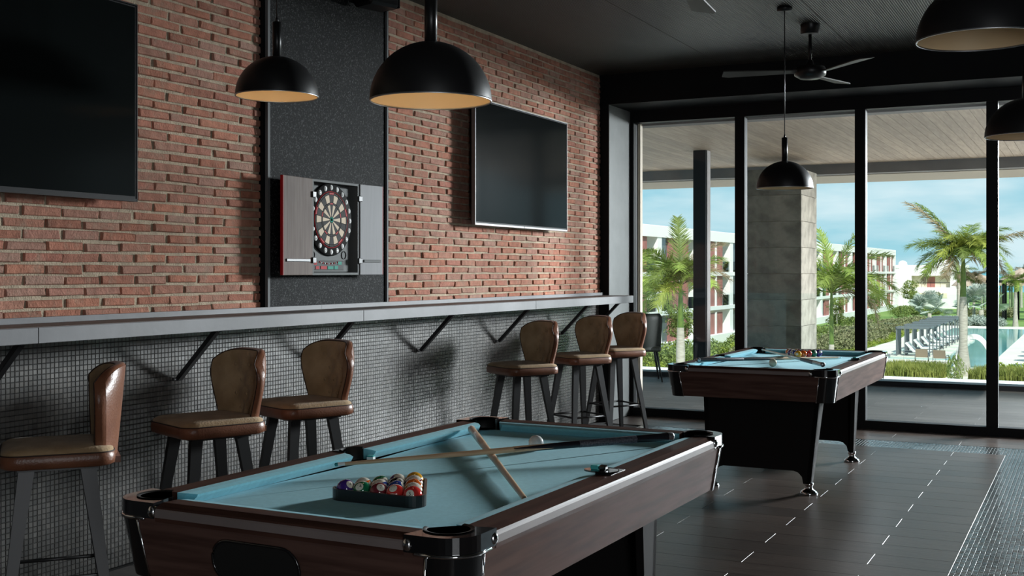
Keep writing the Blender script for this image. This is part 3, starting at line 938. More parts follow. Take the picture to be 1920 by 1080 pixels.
        # corner post (rounded, tapered)
        def ringpost(z, ins):
            q = []
            for i in range(9):
                a = R(90) * i / 8
                q.append(Vector((sx * (hx + .002 - ins - .082 + .082 * math.cos(a)), sy * (hy + .002 - ins - .082 + .082 * math.sin(a)), z)))
            return [Vector((sx * (hx + .002 - ins), sy * (hy - ins - .100), z))] + q + [Vector((sx * (hx - ins - .100), sy * (hy + .002 - ins), z))]
        T_ = ringpost(ZT - .042, 0); B_ = ringpost(zb - .004, tp)
        n = len(T_)
        vs = T_ + B_; fs = [(i, i + 1, n + i + 1, n + i) for i in range(n - 1)]
        if sx * sy < 0: fs = [tuple(reversed(f_)) for f_ in fs]
        po = MB().add(vs, fs, True).build('corner_post', M['gloss'], t)
        for E_ in (0, n - 1):
            MB().cyl(T_[E_], B_[E_], .0035, seg=6).build('chrome_edge', M['chrome'], po)
    # side pockets
    for s_ in (1, -1):
        sp_ = MB()
        pts = [(s_ * (hx - .034), -g), (s_ * (hx - .034), g), (s_ * (hx - rw), g)]
        for i in range(11):
            a = R(90) - R(180) * i / 10
            pts.append((s_ * (hx - rw + .050 * math.cos(a)), .052 * math.sin(a)))
        pts.append((s_ * (hx - rw), -g))
        if s_ < 0: pts.reverse()
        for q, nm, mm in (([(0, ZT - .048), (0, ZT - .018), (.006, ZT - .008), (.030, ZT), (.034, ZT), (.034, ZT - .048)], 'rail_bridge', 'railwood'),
                          ([(-.002, ZT - .036), (-.002, ZT - .017), (.002, ZT - .0125), (.004, ZT - .016), (.004, ZT - .02), (.004, ZT - .036)], 'sheen_edge', 'edge')):
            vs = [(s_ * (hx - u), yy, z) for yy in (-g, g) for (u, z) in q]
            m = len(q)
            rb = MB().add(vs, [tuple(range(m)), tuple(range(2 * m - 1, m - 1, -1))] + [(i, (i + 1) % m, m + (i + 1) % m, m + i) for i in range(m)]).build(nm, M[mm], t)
        cc = MB().prism(pts, ZT - .046, ZT + .002).build('side_pocket_cap', M['gloss'], t)
        c = Vector((s_ * (hx - rw), 0, 0)); vs = []
        for i in range(17):
            a = R(-95) + R(190) * i / 16
            for (r_, z) in ((.054, ZT + .005), (.047, ZT + .003), (.044, ZB - .02), (.04, ZB - .09)):
                vs.append(c + Vector((s_ * r_ * math.cos(a), r_ * math.sin(a), z)))
        fs = [(i * 4 + q, (i + 1) * 4 + q, (i + 1) * 4 + q + 1, i * 4 + q + 1) for i in range(16) for q in range(3)]
        MB().add(vs, fs, True).build('pocket_liner', M['pocket'], cc)
        MB().cyl(c + Vector((0, 0, ZB - .10)), c + Vector((0, 0, ZB - .095)), .055, seg=20).build('pocket_floor', M['hole'], cc)
    # leg units: end panel with a cut-out bottom between two feet, splayed outward
    for s_ in (-1, 1):
        y_t, y_b = s_ * (hy - .33), s_ * (hy - .26)
        prof = [(-.40, zb + .01), (.40, zb + .01), (.355, .07), (.305, .07), (.295, .115), (.27, .14), (.24, .15), (-.24, .15), (-.27, .14), (-.295, .115), (-.305, .07), (-.355, .07)]
        def at(x, z, off):
            f_ = (zb + .01 - z) / (zb - .06)
            return Vector((x, y_t + (y_b - y_t) * f_ - s_ * off, z))
        n = len(prof)
        vs = [at(x, z, 0) for x, z in prof] + [at(x, z, .03) for x, z in prof]
        fs = [tuple(range(n)), tuple(range(2 * n - 1, n - 1, -1))] + [(i, (i + 1) % n, n + (i + 1) % n, n + i) for i in range(n)]
        lg = MB().add(vs, fs).build('leg_panel', M['blacklam'], t)
        for q in (-1, 1):
            # side cheek running back from the panel
            A = [at(q * .40, zb + .01, 0), at(q * .40, zb + .01, .16), at(q * .355, .07, .075), at(q * .355, .07, 0)]
            Bq = [p - Vector((q * .03, 0, 0)) for p in A]
            MB().add(A + Bq, [(0, 1, 2, 3), (7, 6, 5, 4)] + [(i, (i + 1) % 4, 4 + (i + 1) % 4, 4 + i) for i in range(4)]).build('leg_cheek', M['blacklam'], lg)
            fp = at(q * .335, .07, .035)
            MB().lathe([(.058, 0), (.060, .008), (.048, .022), (.026, .036), (.022, .05), (.030, .062), (.030, .075), (.001, .075)], 20, Matrix.Translation((fp.x, fp.y, 0))).build('chrome_foot', M['chrome'], lg)
    return t
T1P, T1R = (-1.868, 3.43, 0), R(-.9)
T2P, T2R = (-2.02, 8.53, 0), R(-.3)
pool_table(T1P, T1R, 'pool table with teal cloth nearest the camera, balls racked on it')
pool_table(T2P, T2R, 'farther pool table with teal cloth in front of the windows', False)

# ------------------------------------------------------------------ balls
BRD = .0286
BCOL = {1: (.70, .34, .02), 2: (.02, .05, .28), 3: (.60, .035, .03), 4: (.055, .02, .20), 5: (.72, .14, .02), 6: (.01, .16, .07), 7: (.16, .02, .03), 8: (.01, .01, .012)}
BNAME = {1: 'yellow', 2: 'blue', 3: 'red', 4: 'purple', 5: 'orange', 6: 'green', 7: 'maroon', 8: 'black'}
def ball_mat(n):
    m = bpy.data.materials.new('ball_%d' % n); m.use_nodes = True
    t = m.node_tree; b = t.nodes['Principled BSDF']; L = t.links.new
    b.inputs['Roughness'].default_value = .07; b.inputs['Coat Weight'].default_value = .5
    c = BCOL[n if n < 9 else n - 8]
    tcn = t.nodes.new('ShaderNodeTexCoord'); sp_ = t.nodes.new('ShaderNodeSeparateXYZ'); L(tcn.outputs['Object'], sp_.inputs[0])
    def absgt(sock, thr):
        a = t.nodes.new('ShaderNodeMath'); a.operation = 'ABSOLUTE'; L(sock, a.inputs[0])
        g = t.nodes.new('ShaderNodeMath'); g.operation = 'GREATER_THAN'; L(a.outputs[0], g.inputs[0]); g.inputs[1].default_value = thr
        return g.outputs[0]
    mix = t.nodes.new('ShaderNodeMixRGB'); mix.inputs[1].default_value = (*c, 1); mix.inputs[2].default_value = (.74, .70, .60, 1)
    if n > 8:
        s1 = absgt(sp_.outputs['Y'], BRD * .56); s2 = absgt(sp_.outputs['Z'], BRD * .905)
        mxm = t.nodes.new('ShaderNodeMath'); mxm.operation = 'MAXIMUM'; L(s1, mxm.inputs[0]); L(s2, mxm.inputs[1]); L(mxm.outputs[0], mix.inputs[0])
    else:
        L(absgt(sp_.outputs['Z'], BRD * .905), mix.inputs[0])
    L(mix.outputs[0], b.inputs['Base Color'])
    return m
ball_me = {}; num_me = {}
for n in range(1, 16):
    ball_me[n] = MB().sphere((0, 0, 0), BRD, 28, 16).mesh('pool_ball', ball_mat(n))
    tm = text_mesh(str(n), .0155, 'numeral'); tm.materials.append(M['dartblack'])
    bm = bmesh.new(); bm.from_mesh(tm)
    for v in bm.verts:
        x, y = v.co.x, v.co.y
        v.co = Vector((x, y, math.sqrt(max(1e-9, (BRD * 1.006) ** 2 - x * x - y * y))))
    bm.to_mesh(tm); bm.free()
    num_me[n] = tm
def ball(n, loc, label, group, aim=None, spin=0.0):
    o = inst('pool_ball', ball_me[n], None, loc)
    if aim is None:
        aim = Vector((random.uniform(-1, 1), random.uniform(-1, 1), random.uniform(-.6, 1)))
    q = Vector(aim).to_track_quat('Z', 'Y').to_matrix() @ Matrix.Rotation(spin, 3, 'Z')
    o.rotation_euler = q.to_euler()
    tag(o, label, 'ball', group)
    inst('numeral', num_me[n], o)
    return o
def bdesc(n):
    return (BNAME[n] + ' solid') if n < 9 else (BNAME[n - 8] + ' striped')
def loc2(T, rz, x, y):
    return (T[0] + x * math.cos(rz) - y * math.sin(rz), T[1] + x * math.sin(rz) + y * math.cos(rz))
# rack on table 1 : near row of five, apex pointing away
rows1 = [[4, 14, 7, 11, 3], [13, 10, 2, 9], [6, 8, 5], [12, 15], [1]]
RX, RYc = -1.866, 2.862
cam_dir = Vector((1.9, -2.86, .66)).normalized()
aims = {14: (.15, -.75, .55), 11: (.1, -.65, .72), 7: (.55, -.45, .65), 3: (.2, -.85, .35), 4: (.75, -.25, .62), 8: (.6, -.3, .72)}
dB = BRD * 2 + .0006
for r_, row in enumerate(rows1):
    for i, n in enumerate(row):
        x = RX + (i - (len(row) - 1) / 2) * dB; y = RYc + r_ * dB * .866
        where = ['in the front row of the rack', 'in the second row of the rack', 'in the third row of the rack', 'in the fourth row of the rack', 'at the far tip of the rack'][r_]
        ball(n, (x, y, ZB + BRD), '%s ball %s on the nearer table' % (bdesc(n), where), 'racked balls on the nearer table', aims.get(n), random.uniform(-.4, .4))
# triangular rack frame
def tri(off, rad):
    # rounded triangle around the ball centres, offset
    A = Vector((RX - 2 * dB, RYc)); B = Vector((RX + 2 * dB, RYc)); C = Vector((RX, RYc + 4 * dB * .866))
    pts = []
    for P0, a0 in ((A, 150), (B, 270), (C, 30)):
        for i in range(9):
            a = R(a0 + 120 * i / 8)
            pts.append((P0.x + (BRD + off) * math.cos(a), P0.y + (BRD + off) * math.sin(a)))
    return pts
rk = MB(); inner = tri(.002, 0); outer = tri(.0105, 0); n = len(inner); vs = []
for z in (ZB + .0005, ZB + .034):
    vs += [(p[0], p[1], z) for p in inner] + [(p[0], p[1], z) for p in outer]
fs = []
for i in range(n):
    j = (i + 1) % n
    fs += [(i, j, 2 * n + j, 2 * n + i), (n + j, n + i, 3 * n + i, 3 * n + j), (2 * n + i, 2 * n + j, 3 * n + j, 3 * n + i), (j, i, n + i, n + j)]
ro = rk.add(vs, fs, False).build('ball_rack', M['rack'])
tag(ro, 'black triangular rack around the balls on the nearer table', 'rack')
# cue balls
cbm = MB().sphere((0, 0, 0), BRD, 28, 16).mesh('cue_ball', mat('cue_ball_white', (.72, .71, .69), .08, coat=.5))
cy_m = MB().sphere((0, 0, 0), BRD, 28, 16).mesh('cue_ball', mat('cue_ball_ivory', (.60, .58, .44), .08, coat=.5))
tag(inst('cue_ball', cbm, None, (-1.872, 3.946, ZB + BRD + .0006)), 'white cue ball behind the crossed cues on the nearer table', 'ball')
tag(inst('cue_ball', cy_m, None, (-2.014, 8.126, ZB + BRD + .0006)), 'ivory cue ball lying against the cues on the farther table', 'ball')
# cluster on table 2 : apex towards the camera
rows2 = [[1], [2, 5], [10, 8, 3], [12, 7, 15, 6], [13, 9, 11, 14, 4]]
for r_, row in enumerate(rows2):
    for i, n in enumerate(row):
        x = -2.05 + (i - (len(row) - 1) / 2) * dB; y = 9.06 + r_ * dB * .866
        where = ['at the near tip of the triangle', 'in the second row', 'in the middle row', 'in the fourth row', 'in the back row'][r_]
        ball(n, (x, y, ZB + BRD), '%s ball %s on the farther table' % (bdesc(n), where), 'ball triangle on the farther table', None, 0)

# ------------------------------------------------------------------ cues
def cue(A, B, label, dark=True, split=.46, r_t=.0062, r_b=.0150):
    """A = tip point, B = butt point (axis)"""
    A = Vector(A); B = Vector(B); L_ = (B - A).length
    t = empty('pool_cue', A, 0, label, 'cue', 'pool cues')
    q = (B - A).to_track_quat('Z', 'Y')
    t.rotation_euler = q.to_euler()
    r = lambda s: r_t + (r_b - r_t) * s
    MB().lathe([(.001, 0), (r_t * .9, .002), (r_t, .010)], 14).build('tip', M['bluetip'] if dark else M['cuewood'], t)
    MB().lathe([(r_t, .010), (r_t, .034)], 14).build('ferrule', M['white'] if dark else M['cuewood'], t)
    s0 = split
    MB().lathe([(r_t, .034), (r(s0), L_ * s0)], 16).build('shaft', M['cuewood'], t)
    bm_ = M['cuebutt'] if dark else M['cuewood']
    fo = MB().lathe([(r(s0), L_ * s0), (r(s0) + .0004, L_ * s0 + .002), (r(.70), L_ * .70)], 16).build('forearm', bm_, t)
    if dark:   # maple points running into the dark forearm
        for k in range(4):
            a = R(90 * k + 20); pts = []
            z0, z1 = L_ * s0, L_ * (s0 + .12)
            vs = []
            for (z, hw) in ((z0, .65), (z0 + (z1 - z0) * .5, .33), (z1, .01)):
                rr = r(z / L_) + .0008
                for da in (-hw, 0, hw):
                    vs.append((rr * math.cos(a + da), rr * math.sin(a + da), z))
            MB().add(vs, [(0, 1, 4, 3), (1, 2, 5, 4), (3, 4, 7, 6), (4, 5, 8, 7)], True).build('maple_point', M['cuewood'], fo)
    MB().lathe([(r(.70), L_ * .70), (r(.70) + .0005, L_ * .702), (r(.88) + .0005, L_ * .878), (r(.88), L_ * .88)], 16).build('grip_wrap', M['cuewrap'] if dark else M['cuewood'], t)
    MB().lathe([(r(.88), L_ * .88), (r_b, L_ - .022)], 16).build('butt_sleeve', bm_, t)
    MB().lathe([(r_b + .0006, L_ - .022), (r_b + .0006, L_ - .004), (r_b * .9, L_), (.001, L_)], 16).build('butt_cap', M['silver'] if dark else M['white'], t)
    return t
cue((-2.235, 3.163, .842), (-1.384, 4.09, .872), 'pool cue with black wrapped butt lying across the nearer table', True, .50)
cue((-1.466, 3.015, .822), (-2.262, 4.155, .837), 'plain maple pool cue lying under the black butted cue, nearer table', False, .5, .0085, .0150)
cue((-1.735, 9.12, .815), (-2.48, 7.85, .858), 'pool cue with its black butt on the left cushion of the farther table', True, .42)
cue((-2.40, 9.33, .843), (-1.565, 7.63, .873), 'pool cue with its black butt on the near right corner, farther table', True, .50)

# chalk
ck = empty('chalk_cube', (-2.285, 3.455, ZB), R(12), 'white cube of chalk with teal top by the left side pocket', 'chalk')
MB().bevbox(-.012, .012, -.012, .012, 0, .018, .001).build('paper_wrap', M['white'], ck)
MB().bevbox(-.0115, .0115, -.0115, .0115, .018, .023, .001).build('chalk_face', M['chalk'], ck)
ch = empty('chalk_holder', (*loc2(T1P, T1R, TW / 2 - .075, -.01), ZT - .001), R(-.9), 'black holder with teal chalk on the right rail of the nearer table', 'chalk holder')
MB().prism([(-.02 + .05 * math.cos(a), .035 * math.sin(a)) for a in [R(90 + 15 * k) for k in range(13)]] + [(.03, -.035), (.045, 0), (.03, .035)], .003, .008).build('tray', M['gloss'], ch)
MB().bevbox(-.045, -.02, -.012, .012, .008, .022, .002).build('chalk', M['chalk'], ch)
MB().bevbox(-.018, .006, -.013, .013, .008, .023, .004).build('clip', M['gloss'], ch)
c2 = empty('chalk_cube', (*loc2(T2P, T2R, TW / 2 - .06, -.02), ZT), 0, 'dark chalk holder on the right rail of the farther table', 'chalk holder')
MB().bevbox(-.03, .03, -.02, .02, 0, .014, .004).build('tray', M['gloss'], c2)
MB().bevbox(-.02, .004, -.011, .011, .014, .022, .002).build('chalk', M['chalk'], c2)

# ================================================================== BAR STOOLS
def make_stool():
    t = empty('bar_stool', (0, 0, 0), 0)
    SH = .778
    # seat outline, front = -Y
    hw, hd = .215, .215
    def outline(k=1.0, n=6):
        pts = []
        rr = .07 * k
        for (cx_, cy_, a0, w_) in ((hw, hd, 0, 1.0), (-hw, hd, 90, 1.0), (-hw * 1.0, -hd, 180, 1), (hw * 1.0, -hd, 270, 1)):
            for i in range(n + 1):
                a = R(a0 + 90 * i / n)
                pts.append((math.copysign(hw * k - rr, cx_) + rr * math.cos(a), math.copysign(hd * k - rr, cy_) + rr * math.sin(a)))
        return pts
    def rings(spec, m_, name, par, cap_top=True, cap_bot=True):
        vs = []; fs = []; n = None
        for (k, z, dome) in spec:
            o = outline(k); n = len(o); vs += [(p[0], p[1], z) for p in o]
        for i in range(len(spec) - 1):
            for j in range(n):
                j2 = (j + 1) % n
                fs.append((i * n + j, i * n + j2, (i + 1) * n + j2, (i + 1) * n + j))
        if cap_bot: fs.append(tuple(range(n - 1, -1, -1)))
        if cap_top:
            vs.append((0, 0, spec[-1][1] + .002)); c = len(vs) - 1; b = (len(spec) - 1) * n
            fs += [(b + j, b + (j + 1) % n, c) for j in range(n)]
        return MB().add(vs, fs, True).build(name, m_, par)
    rings([(.93, SH - .078, 0), (1.0, SH - .070, 0), (1.015, SH - .045, 0), (1.0, SH - .024, 0), (.985, SH - .020, 0)], M['leather'], 'seat_band', t)
    pad = rings([(.985, SH - .022, 0), (.97, SH - .010, 0), (.88, SH + .002, 0), (.6, SH + .010, 0), (.3, SH + .013, 0)], M['suede'], 'seat_pad', t, True, False)
    MB().tube([(p[0], p[1], SH - .021) for p in outline(.995)], .0028, 5, True).build('piping', M['piping'], pad)
    # backrest : curved, flaring to the top
    HB = .375; zb_ = SH - .062
    def S(u, v, off, dimple=True):
        w_ = .158 + .086 * math.sin(min(1, v / .86) * math.pi / 2) ** 1.8 - .026 * max(0, (v - .78) / .22) ** 2
        x = u * w_
        top = HB * (1 - .15 * abs(u) ** 5)
        z = zb_ + v * top
        y = .218 + .035 * v - .095 * (abs(u) ** 2.2) * (.55 + .45 * v) + off
        return Vector((x, y, z))
    btn = [(-.45, .80), (0, .80), (.45, .80), (-.24, .60), (.24, .60), (-.42, .42), (0, .42), (.42, .42), (-.22, .24), (.22, .24)]
    NU, NV = 22, 20
    vs = []; fs = []
    for j in range(NV + 1):
        for i in range(NU + 1):
            u, v = -1 + 2 * i / NU, j / NV
            e = max(0, 1 - max(abs(u), 0) ** 6) * (1 - max(0, (v - .9) / .1) ** 2)
            p = S(u, v, -.026 - .012 * e)
            dm = sum(math.exp(-((u - a) ** 2 / .022 + (v - b) ** 2 / .010)) for a, b in btn)
            p.y += .024 * min(1, dm)
            vs.append(p)
    for j in range(NV):
        for i in range(NU):
            a = j * (NU + 1) + i
            fs.append((a, a + 1, a + NU + 2, a + NU + 1))
    bp = MB().add(vs, fs, True).build('back_pad', M['suede'], t)
    for (a, b) in btn:
        p = S(a, b, -.030)
        MB().sphere(p, .0075, 8, 6, (1, .5, 1)).build('button', M['suede'], bp)
    # leather outer shell: sides, top edge and back
    vs = []; fs = []
    prof_off = [(-.026, 1.0), (-.018, 1.025), (-.004, 1.035), (.008, 1.02), (.014, .98)]
    loop = []
    for j in range(0, NV + 1): loop.append((-1, j / NV))
    for i in range(1, NU + 1): loop.append((-1 + 2 * i / NU, 1))
    for j in range(NV - 1, -1, -1): loop.append((1, j / NV))
    m = len(prof_off)
    for (u, v) in loop:
        for (off, k) in prof_off:
            uu = u * (k if abs(u) == 1 else k * 1.0)
            vv = v + (k - 1) * .6 * max(0, (v - .5) / .5)
            vs.append(S(uu, vv, off))
    n = len(loop)
    for i in range(n - 1):
        for k in range(m - 1):
            fs.append((i * m + k, i * m + k + 1, (i + 1) * m + k + 1, (i + 1) * m + k))
    sh = MB().add(vs, fs, True)
    vs = []; fs = []
    for j in range(NV + 1):
        for i in range(NU + 1):
            vs.append(S((-1 + 2 * i / NU) * .985, j / NV, .014))
    for j in range(NV):
        for i in range(NU):
            a = j * (NU + 1) + i
            fs.append((a, a + NU + 1, a + NU + 2, a + 1))
    sh.add(vs, fs, True)
    sh.box(-.140, .140, .185, .238, zb_ - .014, zb_ + .012)
    sh.build('back_shell', M['leather'], t)
    MB().tube([S(u, v, -.027) for (u, v) in loop], .0028, 5).build('back_piping', M['piping'], bp)
    # legs: tapered flat bars, splayed
    MB().box(-.15, .15, -.15, .15, SH - .092, SH - .078).build('base_plate', M['stoolleg'], t)
    for sx in (-1, 1):
        for sy in (-1, 1):
            top = Vector((sx * .115, sy * .115, SH - .086)); bot = Vector((sx * .205, sy * .205, 0))
            ax = Vector((1, 0, 0)); ay = Vector((0, 1, 0))
            vs = []
            for (c, w1, w2) in ((bot, .015, .012), (top, .030, .014)):
                for (a, b) in ((-1, -1), (1, -1), (1, 1), (-1, 1)):
                    vs.append(c + ay * a * w1 + ax * b * w2)
            MB().add(vs, [(3, 2, 1, 0), (4, 5, 6, 7), (0, 1, 5, 4), (1, 2, 6, 5), (2, 3, 7, 6), (3, 0, 4, 7)]).build('leg', M['stoolleg'], t)
    k = .205 - .09 * .26 / .69
    fz = .26
    for (a, b) in (((-k, -k), (k, -k)), ((k, -k), (k, k)), ((k, k), (-k, k)), ((-k, k), (-k, -k))):
        MB().cyl((a[0], a[1], fz), (b[0], b[1], fz), .008, seg=8).build('footrest_bar', M['stoolleg'], t)
    return t
st0 = make_stool()
spots = [(-3.80, 3.43, -41, 'tan and brown bar stool at the left edge, farthest from the windows'),
         (-3.82, 4.36, -23, 'tan and brown bar stool, second from the left edge'),
         (-3.85, 5.15, -23, 'tan and brown bar stool below the dartboard'),
         (-3.89, 7.95, -32, 'tan and brown bar stool below the right end of the farther television'),
         (-3.90, 9.07, -31, 'tan and brown bar stool between the two stools by the windows'),
         (-3.92, 9.97, -34, 'darkest bar stool, last of the row beside the window jamb')]
for i, (x, y, a, lb) in enumerate(spots):
    o = st0 if i == 0 else copy_tree(st0)
    o.location = (x, y, 0); o.rotation_euler = (0, 0, R(a))
    tag(o, lb, 'stool', 'bar stools along the wall counter')

# ================================================================== TERRACE
tf = MB().box(-9.5, 5.0, WIN_Y + .12, 15.62, -.4, -.008).build('floor_terrace', M['grout'])
struct(tf, 'covered terrace floor of grey planks outside the windows')
lay_planks(11.44, 15.52, -6.96, .72, tf, 'terrace_plank', M['terraceplank'])
o = MB().box(-9.5, -6.97, WIN_Y + .13, 15.52, -.008, 0).box(.73, 5, WIN_Y + .13, 15.52, -.008, 0).build('terrace_edge_paving', M['terraceplank'], tf)
MB().box(-9.5, 5, 15.53, 15.62, -.008, .062).build('black_kerb', M['frame'], tf)
MB().box(-9.5, 5, 15.62, 16.2, -.5, .03).build('outer_kerb', M['frame'], tf)
op = MB().box(-60, 60, 23.0, 24.7, -5.6, -.67).build('wall_planter', M['whitewall'])
struct(op, 'white sunlit planter wall just beyond the terrace')
MB().box(-9.5, 5, 15.70, 16.10, -5.6, -.5).build('parapet_wall', M['whitewall'], tf)
rg = empty('glass_railing', (-9.4, 15.575, .062), 0, 'clear glass railing along the terrace kerb', 'railing')
for i, (a, b) in enumerate([(-9.4, -7.15), (-7.13, -4.75), (-4.73, -2.20), (-2.18, .32), (.34, 2.8), (2.82, 4.9)]):
    MB().box(a + 9.4, b + 9.4, -.006, .006, 0, 1.12).build('glass_panel', M['railglass'], rg)
# roof
rf = MB().box(-10, .45, WIN_Y + .12, 19.4, 3.10, 3.4).build('ceiling_terrace', M['beamgrey'])
struct(rf, 'boarded timber ceiling over the terrace')
bm_ = MB().box(-.0545, .0545, 0, 6.1, 0, .018).mesh('ceiling_board', M['woodceil'])
for i in range(71):
    inst('ceiling_board', bm_, rf, (-7.6 + i * .113, 11.62, 3.082))
MB().box(-10, .45, WIN_Y + .121, 11.60, 2.985, 3.10).build('head_beam', M['beamgrey'], rf)
MB().box(-10, .45, 17.72, 17.95, 2.93, 3.10).build('edge_beam', M['beamgrey'], rf)
MB().box(-10, .45, 17.95, 19.45, 2.92, 3.099).build('outer_soffit', M['beamtan'], rf)
# tan jamb strip outside the left pane, terrace end wall
MB().box(-4.36, -4.195, WIN_Y + .061, WIN_Y + .125, 0, 3.09).build('outer_jamb', M['beamtan'], wfo)
# black post
po = MB().bevbox(-4.765, -4.59, 14.92, 15.10, 0, 3.082, .004).build('terrace_post', M['frame'])
tag(po, 'slim black terrace post seen through the leftmost pane', 'post')
MB().bevbox(-4.59, -4.575, 14.94, 15.08, 0, 3.08, .002).build('edge_trim', M['beamgrey'], po)
# stone column
sc_ = empty('stone_column', (-4.03, 16.8, -5.6), 0, 'broad rough stone clad column beyond the second pane', 'column')
MB().box(-.37, .37, -.48, .48, 0, 8.5).build('core', M['mortar'], sc_)
h_ = .368
sb = MB().bevbox(-.39, .39, -.5, .5, .002, h_ - .002, .003).mesh('stone_block', M['stone'])
for i in range(23):
    inst('stone_block', sb, sc_, (0, 0, i * h_ + .05))
# terrace chair
tcx = empty('terrace_chair', (-5.44, 14.85, 0), R(205), 'dark upholstered chair with slanted legs outside the leftmost pane', 'chair')
vs = []; fs = []
for j in range(11):
    for i in range(13):
        u = -1 + i / 6; v = j / 10
        w_ = .235 - .02 * (1 - v) - .04 * max(0, (v - .85) / .15) ** 2
        vs.append((u * w_, .20 + .05 * v - .17 * u * u, .42 + v * .49))
for j in range(10):
    for i in range(12):
        a = j * 13 + i; fs.append((a, a + 1, a + 14, a + 13))
b = len(vs)
vs2 = [(v[0] * 1.06, v[1] + .04, v[2]) for v in vs]
f2 = [tuple(i + b for i in reversed(q)) for q in fs]
rim = [i for i in range(13)] + [13 * j + 12 for j in range(1, 11)] + [130 + i for i in range(11, -1, -1)] + [13 * j for j in range(9, 0, -1)]
f3 = [(rim[k], rim[(k + 1) % len(rim)], rim[(k + 1) % len(rim)] + b, rim[k] + b) for k in range(len(rim))]
MB().add(vs + vs2, fs + f2 + f3, True).build('back_shell', M['darkgreen'], tcx)
MB().bevbox(-.22, .22, -.22, .22, .40, .47, .02).build('seat', M['darkgreen'], tcx)
for sx in (-1, 1):
    for sy in (-1, 1):
        MB().cyl((sx * .16, sy * .15, .41), (sx * .23, sy * .25, 0), .018, .011, seg=8).build('leg', M['blackmetal'], tcx)

# ================================================================== GROUNDS
G = -5.6
gr = MB().box(-260, 200, 15.8, 420, G - 1, G).build('ground', M['grass'])
struct(gr, 'lawn of the garden court below the terrace')
sea = MB().box(-9000, 9000, 420, 16000, G - 3.5, G - 3).build('sea', M['sea'])
struct(sea, 'turquoise sea at the horizon')
struct(MB().box(-120, 120, 16.2, 79.7, G, G + .02).build('bounce_paving', M['paving']), 'unseen pale paving added below the terrace to bounce light')  # out of sight, added to throw neutral light up onto the terrace ceiling
pv = MB().box(-16.9, -2.0, 79.8, 160, G, G + .03).build('pool_deck', M['paving'])
struct(pv, 'pale paved deck around the pool')
pw_ = MB().prism([(-15.4, 97.6), (-9.6, 97.6), (-9.6, 90.8), (-6.93, 90.8), (-6.93, 152.5), (-15.4, 152.5)], G + .03, G + .05).build('pool', M['pool'])
tag(pw_, 'turquoise swimming pool in the garden court', 'pool')
pth = MB().prism([(-18.6, 104), (-16.9, 92), (-16.9, 160), (-19.5, 160), (-18.0, 125)], G, G + .025).build('garden_path', M['paving'])
struct(pth, 'pale path curving beside the pool hedges')
MB().box(-40, -22.5, 132, 133.6, G, G + .02).build('lawn_path', M['paving'], gr)

# hotel wing along the left
hb = empty('hotel_wing', (-33, 61.1, G), 0, 'long white three storey hotel wing with red brown shutters', 'building')
BY0, BAY, NB = 61.1, 11.0, 15
Lb = BAY * NB
FZ = [0.0, 3.64, 6.98, 9.95, 10.9]     # slab levels above the ground, parapet top
MB().box(-14, -1.7, 0, Lb, 0, 10.9).build('main_block', M['creamwall'], hb)
for k, z in enumerate(FZ[1:4]):
    MB().box(-1.7, .05, 0, Lb, z - (.38 if k < 2 else 0), z + (0 if k < 2 else .95)).build('floor_slab', M['whitewall'], hb)
MB().box(-14.1, 0, -.02, Lb + .02, 10.9, 10.95).build('roof_deck', M['whitewall'], hb)
MB().box(-14.05, 0, Lb, Lb + .1, 0, 10.9).build('end_wall', M['whitewall'], hb)
MB().box(-1.7, .4, 0, Lb, 0, .9).build('garden_wall', M['whitewall'], hb)
pier = MB().box(-1.7, 0, -.55, .55, 0, 10.0).mesh('pier', M['whitewall'])
for i in range(NB + 1):
    inst('pier', pier, hb, (0, min(max(i * BAY, .55), Lb - .55), 0))
lou = MB().box(-.30, -.16, 0, 2.7, 0, 2.95).mesh('shutter', M['louvre'])
lou2 = MB().box(-.30, -.16, 0, 2.4, 0, 2.95).mesh('shutter', M['louvre'])
gz = MB().box(-.34, -.30, 0, 2.2, 0, 2.95).mesh('glazing', M['darkglass'])
pst = MB().box(-.16, .0, -.10, .10, 0, 3.0).mesh('divider', M['whitewall'])
bgl = MB().box(-.06, -.03, 0, 2.4, 0, 1.05).mesh('balustrade', M['balglass'])
for i in range(NB):
    y = i * BAY
    for k in range(3):
        z = FZ[k] + (.0 if k else .05)
        inst('glazing', gz, hb, (0, y + .6, z))
        inst('shutter', lou, hb, (0, y + 2.8, z))
        inst('divider', pst, hb, (0, y + 5.7, z))
        inst('shutter', lou2, hb, (0, y + 5.9, z))
        if k:
            inst('balustrade', bgl, hb, (0, y + .6, z)); inst('balustrade', bgl, hb, (0, y + 8.0, z))
# white villa at the end
vb = empty('white_villa', (-28, 232, G), 0, 'low white villa with a cream loggia at the end of the court', 'building')
mbv = MB()
mbv.box(-6.2, -2.97, 0, 8, 0, 8.2); mbv.box(3.92, 6.6, 0, 8, 0, 8.2); mbv.box(-2.97, 3.92, 0, 8, 6.17, 8.2); mbv.box(-2.97, 3.92, 0, 8, 0, 3.97); mbv.box(-2.97, 3.92, 1.2, 8, 3.97, 6.17)
mbv.build('walls', M['whitewall'], vb)
MB().box(-2.97, 3.92, 1.15, 1.2, 3.97, 6.17).build('loggia_wall', M['creamwall'], vb)
MB().box(-.3, 1.15, 1.10, 1.15, 3.97, 5.95).build('loggia_door', M['louvre'], vb)
lr = MB(); lr.box(-2.97, 3.92, .05, .1, 4.9, 4.97)
for x in (-2.9, -1.2, .5, 2.2, 3.85): lr.box(x - .03, x + .03, .05, .1, 3.97, 4.9)
lr.build('loggia_rail', M['blackmetal'], vb)
MB().box(-2.0, 3.4, -.05, 0, 2.0, 2.9).build('lower_recess', M['creamwall'], vb)
